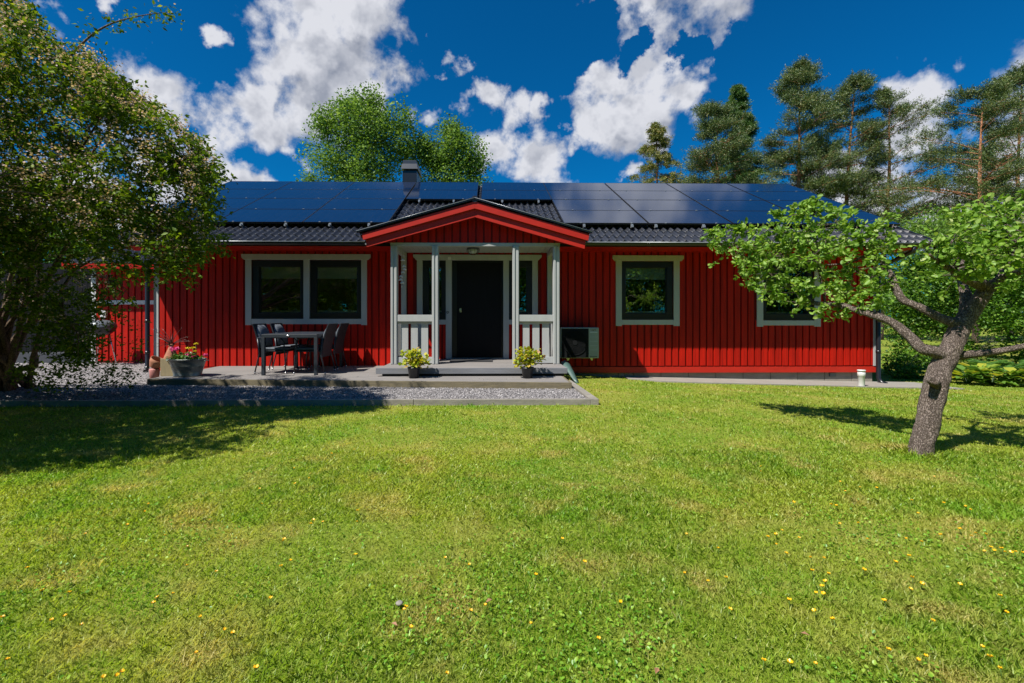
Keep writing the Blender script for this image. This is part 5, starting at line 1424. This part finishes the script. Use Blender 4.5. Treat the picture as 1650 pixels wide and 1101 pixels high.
conifer('spruce_tree', 'small narrow spruce with drooping yellowish branches behind the ridge', 1058, 1058, 203, 27, .55, 2.4, 'spruce', 'spruce', nb=62, r0=.12, seed=3, dens=.5)
conifer('spruce_tree', 'dark green spruce top rising between two pines', 1195, 1188, 143, 33, .5, 2.6, 'pine_dark', 'spruce', nb=108, r0=.2, seed=4, dens=1.2)
conifer('pine_tree', 'broad bushy pine next to the small spruce', 1163, 1150, 178, 29, .42, 2.8, 'pine', nb=81, seed=5, dens=1.0)
conifer('pine_tree', 'tallest pine with one straight trunk above the right end of the ridge', 1277, 1288, 112, 29, .45, 2.5, 'pine', nb=83, seed=6, r0=.17, dens=1.25)
conifer('pine_tree', 'dense pine with dark trunk just right of the roof ridge end', 1355, 1378, 132, 30, .38, 2.4, 'pine', nb=80, seed=7, r0=.17, dens=.9)
conifer('pine_tree', 'leaning wind-swept pine with long branches reaching right', 1420, 1432, 148, 29, .18, 2.9, 'pine', side=.35, nb=80, seed=8, r0=.17, dens=.85)
conifer('pine_tree', 'open pine with orange forked trunk, branches reaching left', 1572, 1584, 150, 25, .30, 3.0, 'pine', side=-.45, nb=54, seed=9, r0=.17, dens=1.0)
conifer('pine_tree', 'pine with orange trunk cut by the right edge', 1628, 1648, 118, 27, .28, 3.2, 'pine', nb=78, seed=10, r0=.16, dens=1.1)
conifer('pine_tree', 'tall pine half outside the frame at far right', 1750, 1745, 90, 30, .25, 3.2, 'pine', nb=67, seed=14)

# bushes right of the house
Y = 12.5
leafy('bush', 'tall bright green bush behind the apple tree, next to the house corner', 'bush', gbase(1480, Y),
      [bl(1465, 480, Y, 40, 60, .7), bl(1500, 440, Y, 50, 50, .8), bl(1540, 480, Y, 60, 70, .8), bl(1455, 540, Y, 26, 40, .5), bl(1480, 430, Y, 30, 26, .6), bl(1500, 520, Y, 40, 30, .6), bl(1450, 572, Y, 34, 22, .4), bl(1500, 580, Y, 50, 22, .4)], 15000, .075, 'bush', clumpr=.11, per=12)
leafy('bush', 'wide green bush at the right edge behind the apple trunk', 'bush', gbase(1620, 11.5),
      [bl(1600, 450, 11.5, 60, 70, .8), bl(1650, 480, 11.5, 60, 80, .9), bl(1590, 520, 11.5, 60, 40, .6), bl(1660, 540, 11.5, 50, 40, .6), bl(1570, 400, 12, 50, 40, .8), bl(1640, 400, 12, 50, 40, .8), bl(1560, 572, 12, 50, 24, .4), bl(1640, 572, 12, 60, 26, .4)], 17000, .075, 'bush', clumpr=.11, per=12)
leafy('bush', 'pale green leafy tree top between the roof edge and the pines', 'tree', gbase(1530, 20),
      [bl(1480, 365, 20, 60, 26), bl(1560, 372, 20, 70, 26), bl(1420, 380, 20, 40, 22), bl(1620, 360, 20, 50, 30), bl(1540, 440, 20, 120, 60)], 12000, .11, 'aspen', clumpr=.16, per=12)
leafy('bush', 'low leafy plants at the foot of the downpipe', 'bush', gbase(1452, 10.6),
      [bl(1450, 606, 10.6, 22, 16, .35), bl(1475, 600, 10.6, 26, 20, .35), bl(1440, 590, 11.2, 18, 16, .3), bl(1505, 610, 10.4, 20, 16, .3), bl(1480, 575, 11.4, 30, 16, .3)], 2400, .07, 'bush', clumpr=.07, per=10)
leafy('bush', 'dark leafy thicket far behind the right garden bed', 'bush', gbase(1560, 15),
      [bl(1440, 500, 15, 40, 50), bl(1530, 500, 15, 70, 60), bl(1640, 490, 15, 70, 70), bl(1740, 480, 15, 70, 80)], 12000, .10, 'bush', clumpr=.16, per=12)
# hostas and ferns
def rosette(name, label, px, py, Y, n, ln, wd, mat, up, group):
    x = fx(px, Y); g0 = gz(x, Y); t = thing(name, label, 'plant', (x, Y, g0), group); b = MB(); C = []
    for k in range(n):
        a = R.uniform(0, 2 * PI); l = ln * R.uniform(.7, 1.1); e = R.uniform(*up); rad = l * .35
        p = np.array([x + math.cos(a) * rad, Y + math.sin(a) * rad, g0 + l * math.sin(e) * .9]); d = np.array([math.cos(a) * math.cos(e * .6), math.sin(a) * math.cos(e * .6), math.sin(e * .5) - .1]); d /= np.linalg.norm(d)
        s = np.cross(d, [0, 0, 1.]); s /= np.linalg.norm(s); nn = np.cross(s, d); w_ = wd * R.uniform(.8, 1.15); l2 = l * .75
        C.append([p, p + d * l2 * .3 + s * w_ * .5 + nn * w_ * .16, p + d * l2 * .7 + s * w_ * .42 + nn * w_ * .1, p + d * l2 - nn * l2 * .15, p + d * l2 * .7 - s * w_ * .42 + nn * w_ * .1, p + d * l2 * .3 - s * w_ * .5 + nn * w_ * .16])
        b.tube([(x, Y, g0), tuple(p)], .006, 4, cap=False)
    np_mesh('leaves', np.array(C), [(0, 1, 2, 3), (0, 3, 4, 5)], 6, mat, t, NR.uniform(0, 1, n))
    b.build('stalks', 'geran', t); return t
for i, (px, Yh, lab) in enumerate(((1560, 9.6, 'yellow-edged hosta nearest the apple trunk'), (1598, 9.4, 'broad green hosta in the middle of the bed edge'), (1635, 9.3, 'yellowish hosta near the right edge of the lawn'), (1670, 9.2, 'hosta cut by the right edge of the picture'), (1580, 10.1, 'hosta behind the front row, below the ferns'))):
    rosette('hosta', lab, px, 0, Yh, 46, .34, .17, 'hosta', (.25, 1.2), 'hostas along the bed edge')
for i, (px, Yh, lab) in enumerate(((1575, 10.8, 'fern rising behind the hostas, nearest the trunk'), (1612, 10.6, 'fern with upright fronds left of the right edge'), (1545, 11.0, 'fern half hidden by the apple trunk'), (1650, 10.7, 'fern at the right edge under the bush'))):
    x = fx(px, Yh); g0 = gz(x, Yh); t = thing('fern', lab, 'plant', (x, Yh, g0), 'ferns in the shaded bed'); C = []; b = MB()
    for k in range(15):
        a = R.uniform(0, 2 * PI); l = R.uniform(.5, .8); pts = []
        for j in range(12):
            f = j / 11; pts.append(Vector((x + math.cos(a) * l * f * .75, Yh + math.sin(a) * l * f * .75, g0 + l * (1.15 * f - .62 * f * f))))
        b.tube(pts, .004, 3, cap=False)
        sd = Vector((-math.sin(a), math.cos(a), 0))
        for j in range(2, 12):
            for s in (-1, 1):
                for h in (0, .5):
                    p = pts[j].lerp(pts[j - 1], h); q = p + sd * s * .13 * math.sin(PI * (j / 13)) + Vector((0, 0, -.02)); dd = (pts[j] - pts[j - 1]) * .28
                    C.append([p - dd, q, p + dd, (p + q) / 2])
    np_mesh('fronds', np.array([[list(v) for v in q] for q in C]), [(0, 1, 2)], 4, 'fern', t, NR.uniform(0, 1, len(C))); b.build('stalks', 'geran', t)

# trees at the left behind the yard and beyond
leafy('background_tree', 'dense dark tree seen through the shrub at far left', 'tree', gbase(20, 19), [bl(0, 380, 19, 90, 90), bl(70, 400, 19, 80, 70), bl(-70, 330, 19, 90, 120)], 9000, .14, 'bush', (P(10, 330, 19), .2), clumpr=.24, per=12)
leafy('background_tree', 'green tree above the plank fence, behind the outbuilding', 'tree', gbase(130, 21), [bl(120, 400, 21, 70, 50), bl(60, 440, 21, 80, 50), bl(180, 420, 21, 50, 40)], 7000, .14, 'aspen', (P(130, 380, 21), .16), clumpr=.24, per=12)
# garden trees behind the camera (mirrored in the windows)
for i, (x, y, h, rw, lab) in enumerate(((-7, -9, 7.4, 3.2, 'round tree behind the viewer, left of the lawn'), (-3, -10.5, 8.2, 3.2, 'tall round tree behind the viewer at lawn centre'), (1.5, -9.5, 6.8, 3.0, 'lower tree behind the viewer'), (5.5, -10.5, 8.0, 3.2, 'big tree behind the viewer, right'), (10, -9.5, 7.2, 3.2, 'tree behind the viewer at far right'), (-11.5, -8, 7.5, 3.2, 'tree behind the viewer at far left'), (18.5, -9, 8, 3.4, 'tall tree behind the viewer beyond the right garden edge'), (22, -8, 8, 3.4, 'farthest right tree behind the viewer'), (-15.5, -7, 7.5, 3.3, 'farthest left tree behind the viewer'), (14.5, -8, 7, 3.2, 'outermost tree behind the viewer on the right'))):
    leafy('garden_tree', lab, 'tree', (x, y, gz(x, y)), [(x, y, -1.16 + h * .45, rw, rw, h * .42), (x + .8, y + .4, -1.16 + h * .75, rw * .6, rw * .6, h * .3), (x - 1, y + .3, -1.16 + h * .25, rw * .9, rw * .7, h * .28)], 16000, .19, 'bush', ((x, y, -1.16 + h * .8), .13), clumpr=.26, per=12, group='trees behind the viewer')

for i, (x, lab) in enumerate(((-14, 'unseen hedge added far behind the viewer on the left'), (-4.5, 'unseen hedge added behind the viewer on the left half'), (5, 'unseen hedge added behind the viewer on the right half'), (15, 'unseen hedge added far behind the viewer on the right'))):  # added out of view to keep low sky out of the window reflections
    leafy('hedge', lab, 'hedge', (x, -8.2, gz(x, -8.2)), [(x, -8.2, .0, 5.2, .7, 1.5)], 15000, .13, 'bush', None, clumpr=.2, per=12)

t = leafy('distant_woodland', None, None, (0, 60, -1.5), [(x, 60 + R.uniform(-4, 6), .5 + R.uniform(0, 2.), 7, 5, 4.5 + R.uniform(-1, 2)) for x in range(-80, 100, 9)], 26000, .55, 'bush', None, clumpr=.9, per=12, split=3)
ws = [c for c in t.children]
for c in ws:
    if c.name.startswith('foliage'):
        c.parent = None; c.name = 'distant_woodland_edge'; tag(c, 'far off low wood edge behind the garden', 'woodland', kind='stuff')
    else: bpy.data.objects.remove(c)
bpy.data.objects.remove(t)
# ------------------------------------------------------------------ grass, weeds, flowers
def grass_field():
    co4 = []; rn = []
    def zone(n, y0, y1, hw, h, w_, seed):
        rg = np.random.default_rng(seed)
        # more blades close to the camera
        t = rg.uniform(0, 1, n); y = y0 * (y1 / y0) ** t
        x = rg.uniform(-1, 1, n) * (hw * y + .3)
        k = (x < 12) & (x > -13) & ~((x < 1.46) & (y > 6.03)) & ~((y > 9.6) & (x < 8.2)) & ~((y > 8.86) & (x > 3.3) & (x < 9.1)) & (y < 11.2)
        k &= ~((x > 1.30) & (x < 1.47) & (y > 6.0) & (y < 7.9))
        x, y = x[k], y[k]; n = len(x)
        z = ground(x, y)
        tall = (rg.uniform(size=n) < .012)
        hh = h * rg.uniform(.45, 1.25, n) * (1 + .25 * np.sin(x * 2.3) * np.sin(y * 2.9 + 1)); hh[tall] *= 1.7
        # taller tufts round the tree foot, kerb and foundation
        d = np.hypot(x - ax_, y - ay_); hh *= 1 + 2.6 * np.exp(-(d / .17) ** 2)
        hh *= 1 + .7 * np.exp(-((y - 6.02) / .05) ** 2) * (x < 1.5)
        sc = (y / 1.6) ** .55; ww = w_ * sc * rg.uniform(.6, 1.3, n)
        th = rg.uniform(0, 2 * PI, n); lean = rg.uniform(.35, 1.4, n)
        dx, dy = np.cos(th) * np.sin(lean), np.sin(th) * np.sin(lean); dz = np.cos(lean)
        a2 = th + PI / 2 + rg.uniform(-.9, .9, n); sx_, sy_ = np.cos(a2) * ww, np.sin(a2) * ww
        b0 = np.stack([x, y, z - .003], -1); s = np.stack([sx_, sy_, 0 * x], -1); dv = np.stack([dx, dy, dz], -1) * hh[:, None]
        mid = b0 + np.stack([dx * .35, dy * .35, dz * .75], -1) * hh[:, None] * .8
        co4.append(np.stack([b0 - s * .8, b0 + s * .8, mid + s * .75, b0 + dv], 1)); co4[-1][:, 2] = mid + s * .6
        q = np.stack([b0 - s * .7, b0 + s * .7, mid + s * .8, b0 + dv * 1.0, mid - s * .8], 1)
        co4[-1] = q; rn.append(rg.beta(1.7, 1.9, n))
    zone(420000, .9, 4.0, 1.65, .027, .0016, 21)
    zone(310000, 2.6, 10.5, 1.6, .032, .0021, 22)
    c = np.concatenate(co4); r_ = np.concatenate(rn)
    return c, r_
M['grass'] = leaf_mat('grass_blade', [(0, (.10, .21, .012)), (.4, (.22, .38, .022)), (.75, (.36, .49, .05)), (.92, (.55, .56, .16)), (1, (.68, .62, .34))], .45, .4, .02,
                      patch=[(.9, (.42, .50, .055), .42, .60, .7), (2.6, (.62, .51, .18), .50, .66, .75), (1.7, (.15, .40, .018), .53, .68, .65), (8., (.56, .46, .18), .56, .74, .4)])
c, r_ = grass_field()
g = np_mesh('grass', c, [(0, 1, 2, 3, 4)], 5, 'grass', rnd=r_); tag(g, 'short sunlit lawn grass with dry yellowish patches', 'grass', kind='stuff')
# broad-leaved weeds and clover between the blades
rg = np.random.default_rng(5); n = 30000
t_ = rg.uniform(0, 1, n); y = 1.05 * (6.0 / 1.05) ** t_; x = rg.uniform(-1, 1, n) * (1.2 * y + .2)
f_ = np.sin(x * 3.1 + 1.2) + np.sin(y * 4.3 + x * 1.7) + np.sin(x * 7.3 - y * 5.1) + rg.normal(size=n) * .6
k = f_ > .7; x, y = x[k], y[k]; n = len(x)
Pn = np.stack([x, y, ground(x, y) + rg.uniform(.008, .028, n)], -1)
cc_, fs, nv = leaves(Pn, .0135, .75, .0, 1.6, .12, True, rng=rg)
M['clover'] = leaf_mat('clover_leaf', [(0, (.10, .25, .015)), (.6, (.20, .42, .03)), (1, (.40, .55, .08))], .4, .4, .03)
g = np_mesh('clover', cc_, fs, nv, 'clover', rnd=rg.uniform(0, 1, n)); tag(g, 'clover and small broad-leaved weeds spread through the lawn', 'clover', kind='stuff')

# buttercups, one by one
def buttercup(first=None):
    b = MB(); C = []
    for k in range(5):
        a = 2 * PI * k / 5; c_, s_ = math.cos(a), math.sin(a); r1 = .0068
        b.add([(0, 0, .034), (c_ * r1 * .7 - s_ * .006, s_ * r1 * .7 + c_ * .006, .037), (c_ * r1 * 1.15, s_ * r1 * 1.15, .041), (c_ * r1 * .7 + s_ * .006, s_ * r1 * .7 - c_ * .006, .037)], [(0, 1, 2, 3)], 0)
    b.tube([(0, 0, 0), (.002, .001, .034)], .0012, 4, 1)
    return b
M['petal'] = pm('buttercup_petal', (.80, .46, .005), .35, .1, (40, 40, 40))
M['stalk'] = pm('buttercup_stalk', (.08, .16, .02), .6, .2, (40, 40, 40))
spots = [(1227, 752), (1225, 760), (1355, 776), (1389, 786), (1412, 786), (1363, 792), (1337, 813), (1348, 815), (1277, 808), (1470, 807), (1480, 828), (1522, 811), (1557, 815), (1562, 821), (1353, 844), (1387, 844), (1257, 854), (1252, 861), (1235, 865), (1248, 877), (1106, 861), (1284, 866), (1158, 885), (1461, 868), (1486, 874), (1520, 863), (1550, 853), (1563, 864), (1573, 860), (1587, 861), (1595, 882), (1591, 889), (1605, 886), (1617, 885), (1623, 891), (1631, 889), (1637, 890), (1644, 890), (1467, 897), (1310, 900), (1324, 899), (1263, 891), (1310, 921), (1336, 926), (1389, 917), (1336, 937), (1328, 946), (1318, 956), (1330, 955), (1471, 932), (1483, 938), (1463, 947), (1429, 969), (1169, 932), (1142, 938), (1002, 967), (1172, 980), (1615, 962), (1616, 985), (1499, 1000), (1348, 1000), (1273, 968), (1318, 984), (1230, 1067), (1272, 1066), (1313, 1070), (1601, 1062), (1615, 1080), (1493, 1058), (1476, 1060), (1577, 1040),
         (475, 754), (377, 740), (239, 812), (234, 823), (420, 813), (417, 788), (502, 837), (497, 845), (204, 845), (137, 861), (338, 839), (262, 864), (458, 869), (458, 873), (465, 904), (453, 914), (298, 882), (299, 913), (348, 922), (434, 964), (259, 962), (273, 959), (247, 972), (107, 957), (40, 917), (69, 953), (108, 992), (84, 999), (2, 996), (132, 1008), (325, 993), (360, 1013), (376, 1020), (315, 1053), (190, 1083), (187, 1087), (6, 1066), (165, 1091), (410, 1078), (575, 824), (573, 842), (573, 895), (533, 731), (570, 725), (500, 770), (478, 779), (520, 842), (650, 980), (758, 910), (659, 1010), (718, 900), (755, 984), (785, 975), (854, 1005), (716, 1088), (650, 984), (862, 927), (905, 868), (962, 1030), (1105, 925), (940, 905), (1420, 745), (1505, 768), (1430, 1048), (1545, 940), (1400, 870), (1440, 905)]
first = None
for px, py in spots:
    z = -1.15
    for _ in range(3):
        u = (px - 801) / FO; v = (512 - py) / FO; dep = z / (v * CA); Yd = dep * CA / 1.0; X_ = fx(px, Yd); Yd = dep / CA - X_ * T; X_ = fx(px, Yd); z = gz(X_, Yd) + .034
    if first is None:
        o = buttercup().build('buttercup', ['petal', 'stalk']); first = o
    else: o = first.copy(); COL.objects.link(o)
    o.location = (X_, Yd, z - .034); o.rotation_euler = (R.uniform(-.3, .3), R.uniform(-.3, .3), R.uniform(0, 6)); s = R.uniform(.75, 1.2); o.scale = (s, s, 1)
    tag(o, 'small yellow buttercup flower among the lawn grass', 'flower', 'yellow buttercups scattered in the lawn')
# a few fallen leaves and a flat stone
M['dry'] = pm('dry_leaf', (.34, .17, .09), .7, .4, (30, 30, 30))
for i, (px, py, lab) in enumerate(((643, 975, 'pale flat stone in the grass below the porch'), (1292, 1030, 'curled dry brown leaf in the lower right grass'), (635, 1013, 'small reddish dry leaf left of centre at the bottom'), (788, 976, 'small orange dry leaf in the bottom middle'), (1057, 1092, 'brown dry leaf at the bottom edge'))):
    z = -1.14; u = (px - 801) / FO; dep = z / ((512 - py) / FO); X_ = fx(px, dep); Yd = dep - X_ * T; z = gz(X_, Yd) + .028
    b = MB()
    if i == 0: b.lathe((X_, Yd, z - .012), [(.001, 0), (.013, .002), (.015, .008), (.010, .012), (.001, .013)], 9); o = b.build('stone', 'concrete'); tag(o, lab, 'stone')
    else:
        a = R.uniform(0, 6); c_, s_ = math.cos(a) * .014, math.sin(a) * .014
        b.add([(X_ - c_, Yd - s_, z), (X_ - s_ * .6, Yd + c_ * .6, z + .008), (X_ + c_, Yd + s_, z + .004), (X_ + s_ * .6, Yd - c_ * .6, z + .007)], [(0, 1, 2), (0, 2, 3)]); o = b.build('fallen_leaf', 'dry'); tag(o, lab, 'leaf')

for o in SC.objects:
    if o.parent is None and o.type != 'LIGHT': o.location.z += CAM_H
